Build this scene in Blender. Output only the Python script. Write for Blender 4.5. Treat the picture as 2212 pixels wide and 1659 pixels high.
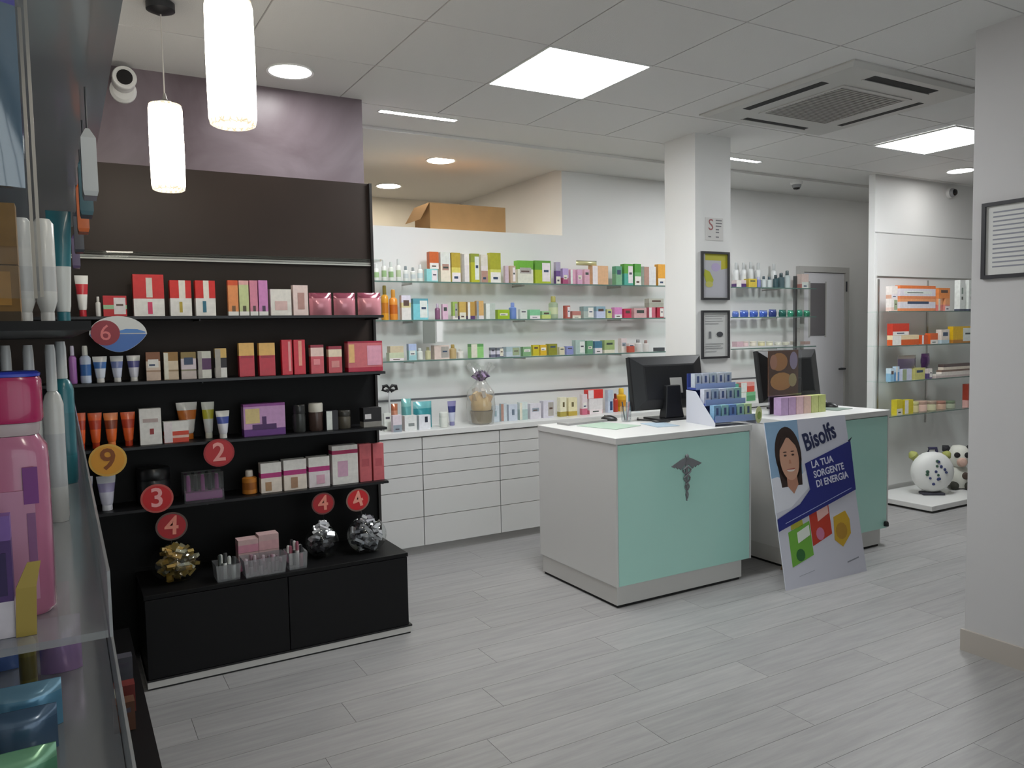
import bpy, bmesh, math, random
from mathutils import Vector, Matrix

for o in list(bpy.data.objects):
    bpy.data.objects.remove(o, do_unlink=True)
SC = bpy.context.scene
COL = SC.collection
random.seed(7)

# ------------------------------------------------------------------ camera
F_PX = 1686.45
YAW, PITCH, ROLL = math.radians(29.859), math.radians(-3.732), math.radians(-1.0975)
CAM_H = 1.5
fw = Vector((math.sin(YAW)*math.cos(PITCH), math.cos(YAW)*math.cos(PITCH), math.sin(PITCH)))
rt = Vector((math.cos(YAW), -math.sin(YAW), 0))
up = rt.cross(fw)
rt2 = rt*math.cos(ROLL) + up*math.sin(ROLL)
up2 = -rt*math.sin(ROLL) + up*math.cos(ROLL)
cam_d = bpy.data.cameras.new('camera')
cam_d.sensor_fit = 'HORIZONTAL'; cam_d.sensor_width = 36.0
cam_d.lens = F_PX*36.0/2212.0
cam_d.clip_start = 0.02; cam_d.clip_end = 60
cam = bpy.data.objects.new('camera', cam_d); COL.objects.link(cam)
mw = Matrix((rt2, up2, -fw)).transposed().to_4x4()
mw.translation = Vector((0, 0, CAM_H))
cam.matrix_world = mw
SC.camera = cam

# ------------------------------------------------------------------ world, exposure, lamp strengths
wd = bpy.data.worlds.new('world'); SC.world = wd
wd.use_nodes = True
wd.node_tree.nodes['Background'].inputs[0].default_value = (0.93, 0.97, 1.0, 1)
wd.node_tree.nodes['Background'].inputs[1].default_value = 1.4     # daylight let in by the added window behind the camera
vs = SC.view_settings
vs.view_transform = 'Standard'; vs.look = 'None'; vs.gamma = 1.0; vs.use_curve_mapping = False
vs.exposure = 0.13
L_PANEL = 36.0      # ceiling LED panels
L_DOWN = 31.0       # round downlights
L_LINE = 118.0       # linear downlights
L_BACK = 80.0        # stock-room downlights
L_PEND = 19.0        # glass pendants

CEIL = 2.785

# ------------------------------------------------------------------ materials
def srgb(c):
    if isinstance(c, str):
        c = c.lstrip('#'); c = [int(c[i:i+2], 16)/255 for i in (0, 2, 4)]
    return tuple((v/12.92 if v <= .04045 else ((v+.055)/1.055)**2.4) for v in c)

MC = {}
def mat(c, rough=.5, metal=0.0, spec=.5, coat=0.0, var=.0, vscale=12.0, bump=0.0, bscale=80.0, key=''):
    k = (c if isinstance(c, str) else tuple(c), rough, metal, spec, coat, var, vscale, bump, bscale)
    if k in MC: return MC[k]
    m = bpy.data.materials.new('surface_' + (key or str(len(MC))))
    m.use_nodes = True
    nt = m.node_tree; b = nt.nodes['Principled BSDF']
    col = srgb(c)
    b.inputs['Base Color'].default_value = (*col, 1)
    b.inputs['Roughness'].default_value = rough
    b.inputs['Metallic'].default_value = metal
    b.inputs['Specular IOR Level'].default_value = spec
    b.inputs['Coat Weight'].default_value = coat
    if var > 0:
        tc = nt.nodes.new('ShaderNodeTexCoord')
        n = nt.nodes.new('ShaderNodeTexNoise'); n.inputs['Scale'].default_value = vscale
        n.inputs['Detail'].default_value = 3
        mr = nt.nodes.new('ShaderNodeMapRange')
        mr.inputs['From Min'].default_value = .3; mr.inputs['From Max'].default_value = .7
        mr.inputs['To Min'].default_value = 1-var; mr.inputs['To Max'].default_value = 1+var
        mx = nt.nodes.new('ShaderNodeVectorMath'); mx.operation = 'SCALE'
        mx.inputs[0].default_value = col
        nt.links.new(tc.outputs['Object'], n.inputs['Vector'])
        nt.links.new(n.outputs['Fac'], mr.inputs['Value'])
        nt.links.new(mr.outputs[0], mx.inputs['Scale'])
        nt.links.new(mx.outputs[0], b.inputs['Base Color'])
    if bump > 0:
        tc2 = nt.nodes.new('ShaderNodeTexCoord')
        n2 = nt.nodes.new('ShaderNodeTexNoise'); n2.inputs['Scale'].default_value = bscale
        bp = nt.nodes.new('ShaderNodeBump'); bp.inputs['Strength'].default_value = bump
        bp.inputs['Distance'].default_value = .01
        nt.links.new(tc2.outputs['Object'], n2.inputs['Vector'])
        nt.links.new(n2.outputs['Fac'], bp.inputs['Height'])
        nt.links.new(bp.outputs[0], b.inputs['Normal'])
    MC[k] = m
    return m

def card(c, gloss=0):           # printed carton
    return mat(c, rough=.22 if gloss else .42, var=.07, vscale=45)
def plastic(c, rough=.3):
    return mat(c, rough=rough, coat=.2)

def glass(name, tint=(.9, .96, .94), clear=.86, rough=.03, gloss_tint=(1, 1, 1), haze=0.0, haze_col=(.5, .5, .5)):
    m = bpy.data.materials.new(name); m.use_nodes = True
    nt = m.node_tree; nt.nodes.clear()
    out = nt.nodes.new('ShaderNodeOutputMaterial')
    tr = nt.nodes.new('ShaderNodeBsdfTransparent'); tr.inputs[0].default_value = (*tint, 1)
    gl = nt.nodes.new('ShaderNodeBsdfGlossy'); gl.inputs['Roughness'].default_value = rough
    gl.inputs[0].default_value = (*gloss_tint, 1)
    lw = nt.nodes.new('ShaderNodeLayerWeight'); lw.inputs['Blend'].default_value = .5
    pw = nt.nodes.new('ShaderNodeMath'); pw.operation = 'POWER'; pw.inputs[1].default_value = 5.0
    nt.links.new(lw.outputs['Facing'], pw.inputs[0])
    mr = nt.nodes.new('ShaderNodeMapRange'); mr.inputs['To Min'].default_value = max(.04, 1-clear-.04)
    mr.inputs['To Max'].default_value = 1.0
    nt.links.new(pw.outputs[0], mr.inputs['Value'])
    mx = nt.nodes.new('ShaderNodeMixShader')
    nt.links.new(mr.outputs[0], mx.inputs[0])
    nt.links.new(tr.outputs[0], mx.inputs[1]); nt.links.new(gl.outputs[0], mx.inputs[2])
    last = mx
    if haze > 0:
        df = nt.nodes.new('ShaderNodeBsdfDiffuse'); df.inputs[0].default_value = (*haze_col, 1)
        m2 = nt.nodes.new('ShaderNodeMixShader'); m2.inputs[0].default_value = haze
        nt.links.new(mx.outputs[0], m2.inputs[1]); nt.links.new(df.outputs[0], m2.inputs[2])
        last = m2
    nt.links.new(last.outputs[0], out.inputs[0])
    return m

def lamp_mat(name, col, strength, crackle=False, h=.33):
    m = bpy.data.materials.new(name); m.use_nodes = True
    nt = m.node_tree; nt.nodes.clear()
    out = nt.nodes.new('ShaderNodeOutputMaterial')
    em = nt.nodes.new('ShaderNodeEmission')
    em.inputs[0].default_value = (*col, 1); em.inputs[1].default_value = strength
    if crackle:                 # crackled glass print, denser at both ends of the tube
        tc = nt.nodes.new('ShaderNodeTexCoord')
        vo = nt.nodes.new('ShaderNodeTexVoronoi'); vo.feature = 'DISTANCE_TO_EDGE'
        vo.inputs['Scale'].default_value = 70
        nt.links.new(tc.outputs['Object'], vo.inputs['Vector'])
        r1 = nt.nodes.new('ShaderNodeMapRange')
        r1.inputs['From Min'].default_value = 0; r1.inputs['From Max'].default_value = .12
        r1.inputs['To Min'].default_value = .12; r1.inputs['To Max'].default_value = 1
        nt.links.new(vo.outputs['Distance'], r1.inputs['Value'])
        sp = nt.nodes.new('ShaderNodeSeparateXYZ'); nt.links.new(tc.outputs['Object'], sp.inputs[0])
        ab = nt.nodes.new('ShaderNodeMath'); ab.operation = 'ABSOLUTE'
        sb = nt.nodes.new('ShaderNodeMath'); sb.operation = 'SUBTRACT'; sb.inputs[1].default_value = h/2
        nt.links.new(sp.outputs['Z'], sb.inputs[0]); nt.links.new(sb.outputs[0], ab.inputs[0])
        r2 = nt.nodes.new('ShaderNodeMapRange')
        r2.inputs['From Min'].default_value = h*.20; r2.inputs['From Max'].default_value = h*.47
        r2.inputs['To Min'].default_value = 0; r2.inputs['To Max'].default_value = 1
        nt.links.new(ab.outputs[0], r2.inputs['Value'])
        mixc = nt.nodes.new('ShaderNodeMix'); mixc.data_type = 'RGBA'
        mixc.inputs['A'].default_value = (*[c*strength for c in col], 1); em.inputs[1].default_value = 1.0
        c2 = nt.nodes.new('ShaderNodeMix'); c2.data_type = 'RGBA'
        c2.inputs['A'].default_value = (.62, .47, .28, 1); c2.inputs['B'].default_value = (1.6, 1.4, 1.05, 1)
        nt.links.new(r1.outputs[0], c2.inputs['Factor'])
        nt.links.new(r2.outputs[0], mixc.inputs['Factor'])
        nt.links.new(c2.outputs['Result'], mixc.inputs['B'])
        nt.links.new(mixc.outputs['Result'], em.inputs[0])
    nt.links.new(em.outputs[0], out.inputs[0])
    return m

# ------------------------------------------------------------------ mesh helpers
class MB:
    def __init__(s): s.v = []; s.f = []; s.m = []
    def add(s, vs, fs, mi=0):
        n = len(s.v); s.v += [tuple(v) for v in vs]
        for f in fs: s.f.append(tuple(i+n for i in f)); s.m.append(mi)
        return s
    def box(s, x0, x1, y0, y1, z0, z1, mi=0):
        vs = [(x0,y0,z0),(x1,y0,z0),(x1,y1,z0),(x0,y1,z0),(x0,y0,z1),(x1,y0,z1),(x1,y1,z1),(x0,y1,z1)]
        return s.add(vs, [(0,3,2,1),(4,5,6,7),(0,1,5,4),(1,2,6,5),(2,3,7,6),(3,0,4,7)], mi)
    def rings(s, rings, mis=None, cap=True):
        n = len(rings[0]); base = len(s.v)
        for r in rings: s.v += [tuple(p) for p in r]
        for k in range(len(rings)-1):
            mi = mis[k] if mis else 0
            for i in range(n):
                j = (i+1) % n
                s.f.append((base+k*n+i, base+k*n+j, base+(k+1)*n+j, base+(k+1)*n+i)); s.m.append(mi)
        if cap:
            s.f.append(tuple(base+i for i in reversed(range(n)))); s.m.append(mis[0] if mis else 0)
            s.f.append(tuple(base+(len(rings)-1)*n+i for i in range(n))); s.m.append(mis[-1] if mis else 0)
        return s
    def lathe(s, prof, n=16, cx=0, cy=0, mis=None, cap=True):
        rs = [[(cx+r*math.cos(2*math.pi*i/n), cy+r*math.sin(2*math.pi*i/n), z) for i in range(n)] for r, z in prof]
        return s.rings(rs, mis, cap)
    def tube(s, pts, r, n=8, mi=0):
        pts = [Vector(p) for p in pts]; rs = []
        for i, p in enumerate(pts):
            d = (pts[min(i+1, len(pts)-1)]-pts[max(i-1, 0)]).normalized()
            a = d.cross(Vector((0, 0, 1)) if abs(d.z) < .9 else Vector((1, 0, 0))).normalized(); b = d.cross(a)
            rr = r[i] if isinstance(r, (list, tuple)) else r
            rs.append([p+(a*math.cos(2*math.pi*k/n)+b*math.sin(2*math.pi*k/n))*rr for k in range(n)])
        return s.rings(rs, [mi]*(len(pts)-1))
    def prism(s, poly, y0, y1, mi=0):     # polygon in x,z extruded along y (front at y0)
        n = len(poly)
        vs = [(x, y0, z) for x, z in poly]+[(x, y1, z) for x, z in poly]
        fs = [tuple(range(n)), tuple(reversed(range(n, 2*n)))]
        fs += [(i, i+n, (i+1) % n+n, (i+1) % n) for i in range(n)]
        return s.add(vs, fs, mi)
    def mesh(s, name, mats, smooth=False):
        me = bpy.data.meshes.new(name); me.from_pydata(s.v, [], s.f)
        for m in (mats if isinstance(mats, (list, tuple)) else [mats]): me.materials.append(m)
        me.polygons.foreach_set('material_index', s.m)
        bm = bmesh.new(); bm.from_mesh(me); bmesh.ops.recalc_face_normals(bm, faces=bm.faces); bm.to_mesh(me); bm.free()
        if smooth:
            me.polygons.foreach_set('use_smooth', [True]*len(me.polygons))
            me.set_sharp_from_angle(angle=math.radians(40))
        me.update()
        return me
    def build(s, name, mats, parent=None, loc=(0,0,0), rot=(0,0,0), smooth=False, bevel=0):
        o = bpy.data.objects.new(name, s.mesh(name, mats, smooth)); COL.objects.link(o)
        o.location = loc; o.rotation_euler = rot
        if parent: o.parent = parent
        if bevel:
            md = o.modifiers.new('bevel', 'BEVEL'); md.width = bevel; md.segments = 2; md.limit_method = 'ANGLE'
        return o

def tag(o, label, cat, group=None):
    o['label'] = label; o['category'] = cat
    if group: o['group'] = group
    return o
def thing(name, label, cat, loc=(0,0,0), rz=0, group=None):
    o = bpy.data.objects.new(name, None); COL.objects.link(o)
    o.empty_display_size = .05
    o.location = loc; o.rotation_euler = (0, 0, rz)
    return tag(o, label, cat, group)
def struct(o):
    o['kind'] = 'structure'; return o
def sbox(name, x0, x1, y0, y1, z0, z1, m, parent=None, bevel=0):
    o = MB().box(x0, x1, y0, y1, z0, z1).build(name, m, parent, bevel=bevel)
    if not parent: struct(o)
    return o
def pbox(name, x0, x1, y0, y1, z0, z1, m, parent, bevel=0):
    return MB().box(x0, x1, y0, y1, z0, z1).build(name, m, parent, bevel=bevel)
def share(o, parent=None, loc=None):
    c = o.copy(); COL.objects.link(c)
    if parent is not None: c.parent = parent
    if loc is not None: c.location = loc
    return c
def text(body, size, m, parent, loc, rot=(math.pi/2, 0, 0), name='lettering', align='CENTER', ext=.0006, xs=1.0, shear=0.0, bold=0.0):
    cu = bpy.data.curves.new(name, 'FONT'); cu.body = body; cu.size = size
    cu.align_x = align; cu.align_y = 'CENTER'; cu.extrude = ext; cu.shear = shear
    cu.resolution_u = 3; cu.offset = bold
    t = bpy.data.objects.new(name+'_curve', cu); COL.objects.link(t)
    bpy.context.view_layer.update()
    me = bpy.data.meshes.new_from_object(t.evaluated_get(bpy.context.evaluated_depsgraph_get()))
    bpy.data.objects.remove(t, do_unlink=True)
    me.materials.clear(); me.materials.append(m)
    o = bpy.data.objects.new(name, me); COL.objects.link(o)
    o.parent = parent; o.location = loc; o.rotation_euler = rot; o.scale = (xs, 1, 1)
    return o
def ell(cx, cz, rx, rz, n=24, a0=0, a1=2*math.pi):
    return [(cx+rx*math.cos(a0+(a1-a0)*i/n), cz+rz*math.sin(a0+(a1-a0)*i/n)) for i in range(n)]

ORD = ['first','second','third','fourth','fifth','sixth','seventh','eighth','ninth','tenth','eleventh','twelfth','thirteenth',
       'fourteenth','fifteenth','sixteenth','seventeenth','eighteenth','nineteenth','twentieth','21st','22nd','23rd','24th','25th','26th','27th',
       '28th','29th','30th','31st','32nd','33rd','34th','35th']

# ------------------------------------------------------------------ shared materials
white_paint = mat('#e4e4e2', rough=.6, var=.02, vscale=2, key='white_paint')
warm_paint = mat('#ddd6c8', rough=.7, var=.03, vscale=2)
grey_paint = mat('#bdbcb8', rough=.6, var=.02, vscale=2)
ceil_m = mat('#dad9d7', rough=.85, bump=.15, bscale=180, key='ceiling_tile')
ceil_plain = mat('#dcdbd8', rough=.8)
grid_m = mat('#a09f9d', rough=.7)
white_lam = mat('#dcdcda', rough=.32, key='white_laminate')
white_mdf = mat('#cfcfcd', rough=.4)
gap_m = mat('#55555a', rough=.7)
black_lam = mat('#0c0c0d', rough=.5, spec=.22, var=.06, vscale=6, key='black_laminate')
black_shelf = mat('#101012', rough=.42, spec=.3)
brown_panel = mat('#2b201a', rough=.5, spec=.3, var=.10, vscale=3, key='brown_panel')
brown_panel_mat = brown_panel
alu = mat('#b4b2ae', rough=.3, metal=.9)
steel = mat('#8f8f90', rough=.3, metal=1)
mat_dark_dome = None
dark_metal = mat('#3c3d40', rough=.4, metal=.5)
black_pl = mat('#1a1b1d', rough=.38)
paper = mat('#e4e4e2', rough=.7)
teal_glass = mat('#b6e8dc', rough=.12, spec=.5, coat=.35, key='teal_back_painted_glass')
shelf_glass = glass('shelf_glass', tint=(.93, .975, .96), clear=.93, rough=.02)
clear_acr = glass('clear_acrylic', tint=(.93, .94, .95), clear=.88, rough=.05)
bowl_glass = glass('bowl_glass', tint=(.93, .95, .95), clear=.9, rough=.02)
cello = glass('cellophane', tint=(.95, .96, .95), clear=.84, rough=.12, haze=.14, haze_col=(.8, .8, .78))
smoke_acr = glass('smoky_acrylic', tint=(.72, .75, .78), clear=.84, rough=.12, haze=.42, haze_col=(.60, .62, .64))
frost_acr = glass('frosted_acrylic', tint=(.80, .82, .84), clear=.84, rough=.16, haze=.30, haze_col=(.52, .54, .56))
tray_acr = glass('tray_acrylic', tint=(.86, .87, .88), clear=.86, rough=.1, haze=.16, haze_col=(.55, .56, .58))

dark_frame = mat('#4a4b4d', rough=.4, metal=.4)
# mauve venetian plaster
mauve = bpy.data.materials.new('mauve_plaster'); mauve.use_nodes = True
nt = mauve.node_tree; b = nt.nodes['Principled BSDF']; b.inputs['Roughness'].default_value = .38
tc = nt.nodes.new('ShaderNodeTexCoord'); n1 = nt.nodes.new('ShaderNodeTexNoise')
n1.inputs['Scale'].default_value = 2.2; n1.inputs['Detail'].default_value = 5; n1.inputs['Distortion'].default_value = 1.2
cr = nt.nodes.new('ShaderNodeValToRGB')
cr.color_ramp.elements[0].position = .3; cr.color_ramp.elements[0].color = (*srgb('#64575d'), 1)
cr.color_ramp.elements[1].position = .72; cr.color_ramp.elements[1].color = (*srgb('#81767d'), 1)
nt.links.new(tc.outputs['Object'], n1.inputs['Vector']); nt.links.new(n1.outputs['Fac'], cr.inputs[0]); nt.links.new(cr.outputs[0], b.inputs['Base Color'])

# floor boards: pale grey wood grain, tone differs from board to board
wood = bpy.data.materials.new('grey_wood_board'); wood.use_nodes = True
nt = wood.node_tree; b = nt.nodes['Principled BSDF']; b.inputs['Roughness'].default_value = .42
tc = nt.nodes.new('ShaderNodeTexCoord'); oi = nt.nodes.new('ShaderNodeObjectInfo')
mp = nt.nodes.new('ShaderNodeMapping'); mp.inputs['Scale'].default_value = (1.2, 14, 14)
cmb = nt.nodes.new('ShaderNodeCombineXYZ')
ml = nt.nodes.new('ShaderNodeMath'); ml.operation = 'MULTIPLY'; ml.inputs[1].default_value = 37
nt.links.new(oi.outputs['Random'], ml.inputs[0]); nt.links.new(ml.outputs[0], cmb.inputs[0]); nt.links.new(ml.outputs[0], cmb.inputs[1])
nt.links.new(cmb.outputs[0], mp.inputs['Location'])
ng = nt.nodes.new('ShaderNodeTexNoise'); ng.inputs['Scale'].default_value = 2.2; ng.inputs['Detail'].default_value = 6; ng.inputs['Roughness'].default_value = .65
nt.links.new(tc.outputs['Object'], mp.inputs['Vector']); nt.links.new(mp.outputs[0], ng.inputs['Vector'])
cr = nt.nodes.new('ShaderNodeValToRGB')
cr.color_ramp.elements[0].position = .28; cr.color_ramp.elements[0].color = (*srgb('#8c8b8b'), 1)
cr.color_ramp.elements[1].position = .66; cr.color_ramp.elements[1].color = (*srgb('#9f9e9d'), 1)
nt.links.new(ng.outputs['Fac'], cr.inputs[0])
mr = nt.nodes.new('ShaderNodeMapRange'); mr.inputs['To Min'].default_value = .93; mr.inputs['To Max'].default_value = 1.06
nt.links.new(oi.outputs['Random'], mr.inputs['Value'])
sc_ = nt.nodes.new('ShaderNodeVectorMath'); sc_.operation = 'SCALE'
nt.links.new(cr.outputs[0], sc_.inputs[0]); nt.links.new(mr.outputs[0], sc_.inputs['Scale']); nt.links.new(sc_.outputs[0], b.inputs['Base Color'])

# ------------------------------------------------------------------ structure
XL, XR, YN, YB = -.5, 8.2, -1.5, 5.2
floor = sbox('floor', XL, XR, YN, 7.0, -.10, -.009, mat('#9a9997', rough=.6))
PW, PL = .19, 1.28
plank0 = None
row = 0; y = YN
while y < YB-.01:
    w = min(PW, YB-y)
    x = XL-((row*.43) % 1)*PL
    while x < XR:
        x0, x1 = max(x, XL), min(x+PL, XR)
        if x1-x0 > .02:
            full = abs((x1-x0)-PL) < 1e-6 and abs(w-PW) < 1e-6
            if full and plank0 is not None:
                p = share(plank0, floor, (x0, y, 0))
            else:
                p = MB().box(.0008, x1-x0-.0008, .0008, w-.0008, -.009, 0).build('plank', wood, floor, (x0, y, 0))
                if full: plank0 = p
        x += PL
    y += PW; row += 1

ceiling = sbox('ceiling', XL, XR, YN, 7.0, CEIL+.007, CEIL+.15, grid_m)
pbox('plaster_strip', XL, XR, 4.224, 7.0, CEIL, CEIL+.0069, ceil_plain, ceiling)
GX = [1.96+.6*k for k in range(-5, 12)]
GY = [3.02+.6*k for k in range(-8, 3)]
tile0 = None
for gx in GX[:-1]:
    for gy in GY[:-1]:
        x0, x1, y0, y1 = max(gx, XL), min(gx+.6, XR), max(gy, YN), gy+.6
        if x1-x0 < .05 or y1-y0 < .05: continue
        if abs(gy-3.02) < .01 and abs(gx-1.96) < .01: continue
        full = x1-x0 > .599 and y1-y0 > .599
        if full and tile0 is not None:
            share(tile0, ceiling, (x0, y0, CEIL))
        else:
            t = MB().box(.0035, x1-x0-.0035, .0035, y1-y0-.0035, 0, .0069).build('ceiling_tile', ceil_m, ceiling, (x0, y0, CEIL))
            if full: tile0 = t

sbox('wall_left', XL-.1, XL, YN, 4.165, 0, CEIL, grey_paint)
wn = sbox('wall_near', XL, .1, YN-.1, YN, 0, CEIL, grey_paint)
pbox('wall_pier_right', 3.45, XR, YN-.1, YN, 0, CEIL, grey_paint, wn)
pbox('wall_head', .1, 3.45, YN-.1, YN, 2.45, CEIL, grey_paint, wn)
pbox('wall_sill', .1, 3.45, YN-.1, YN, 0, .35, grey_paint, wn)
added_win = MB().box(.1005, 3.4495, YN-.055, YN-.05, .3505, 2.4495).build('added_window', glass('added_window_glass', tint=(.96, .98, .98), clear=.93, rough=.0)); struct(added_win)  # unseen shop window, added to light the surfaces facing the camera
for x in (.1005, 1.20, 2.30, 3.4095):
    pbox('added_window_frame', x, x+.04, YN-.08, YN-.02, .391, 2.409, dark_frame, added_win)
pbox('added_window_frame', .1005, 3.4495, YN-.08, YN-.02, .3505, .3905, dark_frame, added_win); pbox('added_window_frame', .1005, 3.4495, YN-.08, YN-.02, 2.4095, 2.4495, dark_frame, added_win)
sbox('wall_right', XR, XR+.1, YN, 5.2, 0, CEIL, white_paint)
sbox('wall_mauve', XL, 1.48, 4.165, 7.0, 0, CEIL, mauve)
sbox('wall_back', 3.47, 8.2, 5.2, 7.0, 0, CEIL, white_paint)
sbox('wall_stockroom', 1.48, 3.47, 7.0, 7.1, 0, CEIL, warm_paint)
sbox('wall_display', 1.48, 3.47, 5.2, 5.62, 0, 2.262, white_paint)
sbox('wall_partition', 6.04, 8.2, 4.27, 4.33, 0, CEIL, white_paint)
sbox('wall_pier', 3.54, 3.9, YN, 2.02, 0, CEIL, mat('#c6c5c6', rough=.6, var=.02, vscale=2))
sbox('baseboard_pier', 3.527, 3.5399, YN, 2.033, 0, .10, mat('#b3aca4', rough=.5))
sbox('wall_column', 3.655, 3.975, 3.9, 4.2, 0, CEIL, white_paint)
sbox('trim_1', 1.481, 8.2, 4.65, 5.199, CEIL-.02, CEIL-.0005, ceil_plain)           # plaster border of the ceiling
sbox('trim_2', 6.045, 8.1, 4.262, 4.2699, 2.295, 2.303, mat('#b4b4b2', rough=.5))    # joint line in the partition lining
sbox('trim_3', -.48, 1.479, 4.157, 4.1649, 2.318, 2.332, mat('#b8aeb0', rough=.5))   # pale bead between plaster and panel

# door in the back wall
door = MB().box(6.225, 6.83, 5.165, 5.1995, .005, 2.03).build('door_1', mat('#d6d5d8', rough=.45)); struct(door)
fm = mat('#b9b8b4', rough=.5)
for (a, b_, c, d) in ((6.165, 6.223, 0, 2.09), (6.832, 6.89, 0, 2.09), (6.2232, 6.8318, 2.035, 2.09)):
    pbox('door_frame', a, b_, 5.15, 5.1995, c, d, fm, door)
pbox('door_pane', 6.32, 6.54, 5.158, 5.1649, 1.42, 1.93, mat('#6d6a6c', rough=.12), door)
pbox('pane_frame', 6.305, 6.3195, 5.156, 5.1649, 1.405, 1.945, fm, door)
pbox('pane_frame', 6.5405, 6.555, 5.156, 5.1649, 1.405, 1.945, fm, door)
MB().tube([(6.79, 5.1648, 1.08), (6.79, 5.115, 1.08), (6.70, 5.115, 1.08)], .010).build('handle', dark_metal, door, smooth=True)
for z in (.3, 1.9):
    MB().lathe([(.008, -.05), (.008, .05)], n=8).build('hinge', dark_metal, door, (6.838, 5.142, z))

# ------------------------------------------------------------------ ceiling lamps
white_em = lamp_mat('led_panel_light', (.96, .985, 1.0), L_PANEL)
down_em = lamp_mat('downlight_light', (1.0, .99, .97), L_DOWN)
line_em = lamp_mat('linear_light', (.97, .99, 1.0), L_LINE)
added_em = lamp_mat('added_passage_light', (1.0, .98, .95), L_DOWN*.4)
back_em = lamp_mat('stockroom_light', (1.0, .90, .74), L_BACK)
def led_panel(x, y, label, z=CEIL, group='square LED ceiling panels'):
    t = thing('led_panel', label, 'ceiling light', (x+.3, y+.3, z), 0, group)
    m = MB()
    for (a, b_, c, d) in ((-.297, .297, -.297, -.288), (-.297, .297, .288, .297), (-.297, -.288, -.288, .288), (.288, .297, -.288, .288)):
        m.box(a, b_, c, d, -.004, .006)
    m.build('frame', white_lam, t)
    pbox('diffuser', -.288, .288, -.288, .288, -.002, .006, white_em, t)
led_panel(1.96, 3.02, 'large square LED panel glowing above the tiled ceiling centre')
led_panel(5.06, 3.00, 'square LED panel on the right, partly hidden by white pier', CEIL-.0075)
def downlight(x, y, z, r, em, label, group='round downlights'):
    t = thing('downlight', label, 'ceiling light', (x, y, z), 0, group)
    MB().rings([[(R*math.cos(a*math.pi/16), R*math.sin(a*math.pi/16), zz) for a in range(32)] for R, zz in ((r, 0), (r+.012, 0), (r+.012, -.008), (r, -.006))], cap=False).build('trim_ring', white_lam, t, smooth=True)
    MB().lathe([(r, -.005), (r, -.001)], n=32).build('diffuser', em, t)
downlight(1.02, 3.872, CEIL, .10, down_em, 'round downlight in the ceiling close to mauve wall')
downlight(6.58, 3.86, CEIL, .10, down_em, 'round downlight above the far right shelving')
downlight(7.0, 4.52, CEIL, .10, added_em, 'added round downlight, unseen behind the far right partition')  # hidden lamp added to brighten the door wall
downlight(2.49, 5.33, CEIL, .10, back_em, 'nearer round downlight in the stock room ceiling')
downlight(2.50, 6.42, CEIL, .10, back_em, 'farther round downlight in the stock room ceiling')
def linear(x0, x1, y, label):
    t = thing('linear_downlight', label, 'ceiling light', ((x0+x1)/2, y, CEIL), 0, 'slim linear ceiling lights')
    h = (x1-x0)/2
    m = MB().box(-h-.008, h+.008, -.028, -.021, -.004, 0).box(-h-.008, h+.008, .021, .028, -.004, 0).box(-h-.008, -h, -.021, .021, -.004, 0).box(h, h+.008, -.021, .021, -.004, 0)
    m.build('frame', white_lam, t)
    pbox('diffuser', -h, h, -.021, .021, -.003, -.0005, line_em, t)
linear(1.64, 2.12, 4.315, 'slim linear light in the ceiling beside mauve wall')
linear(4.22, 4.74, 4.355, 'slim linear light in the ceiling right of column')

# ceiling cassette air conditioner
ac = thing('air_conditioner', 'white four-way ceiling cassette air conditioner with dark outlet slots', 'air conditioner', (3.90, 3.03, CEIL))
acm = mat('#bdbcb8', rough=.45)
m = MB()
m.rings([[(s*a, t_*a, z) for s, t_ in ((-1,-1),(1,-1),(1,1),(-1,1))] for a, z in ((.53, -.0005), (.53, -.008), (.50, -.022), (.29, -.022))], cap=False)
m.build('fascia', acm, ac)
gm = MB().box(-.29, .29, -.29, .29, -.0215, -.0205)
gm.build('grille_back', mat('#7f7d79', rough=.6), ac)
for k in range(26):
    yy = -.265+k*.0212
    pbox('grille_slat', -.265, .265, yy, yy+.013, -.026, -.0216, mat('#9d9b96', rough=.5), ac)
pbox('grille_frame', -.29, .29, -.29, -.266, -.027, -.0216, acm, ac); pbox('grille_frame', -.29, .29, .286-.02, .29, -.027, -.0216, acm, ac)
pbox('grille_frame', -.29, -.2655, -.2655, .2655, -.027, -.0216, acm, ac); pbox('grille_frame', .2655, .29, -.2655, .2655, -.027, -.0216, acm, ac)
slot = mat('#0c0c0d', rough=.7)
for (a, b_, c, d) in ((-.27, .27, -.455, -.395), (-.27, .27, .395, .43), (-.44, -.385, -.27, .27), (.385, .43, -.27, .27)):
    pbox('outlet_slot', a, b_, c, d, -.0235, -.0221, slot, ac)
for (a, b_, c, d) in ((-.28, .28, -.395, -.385), (-.28, .28, .43, .44)):
    pbox('louvre', a, b_, c, d, -.027, -.0221, acm, ac)

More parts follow.
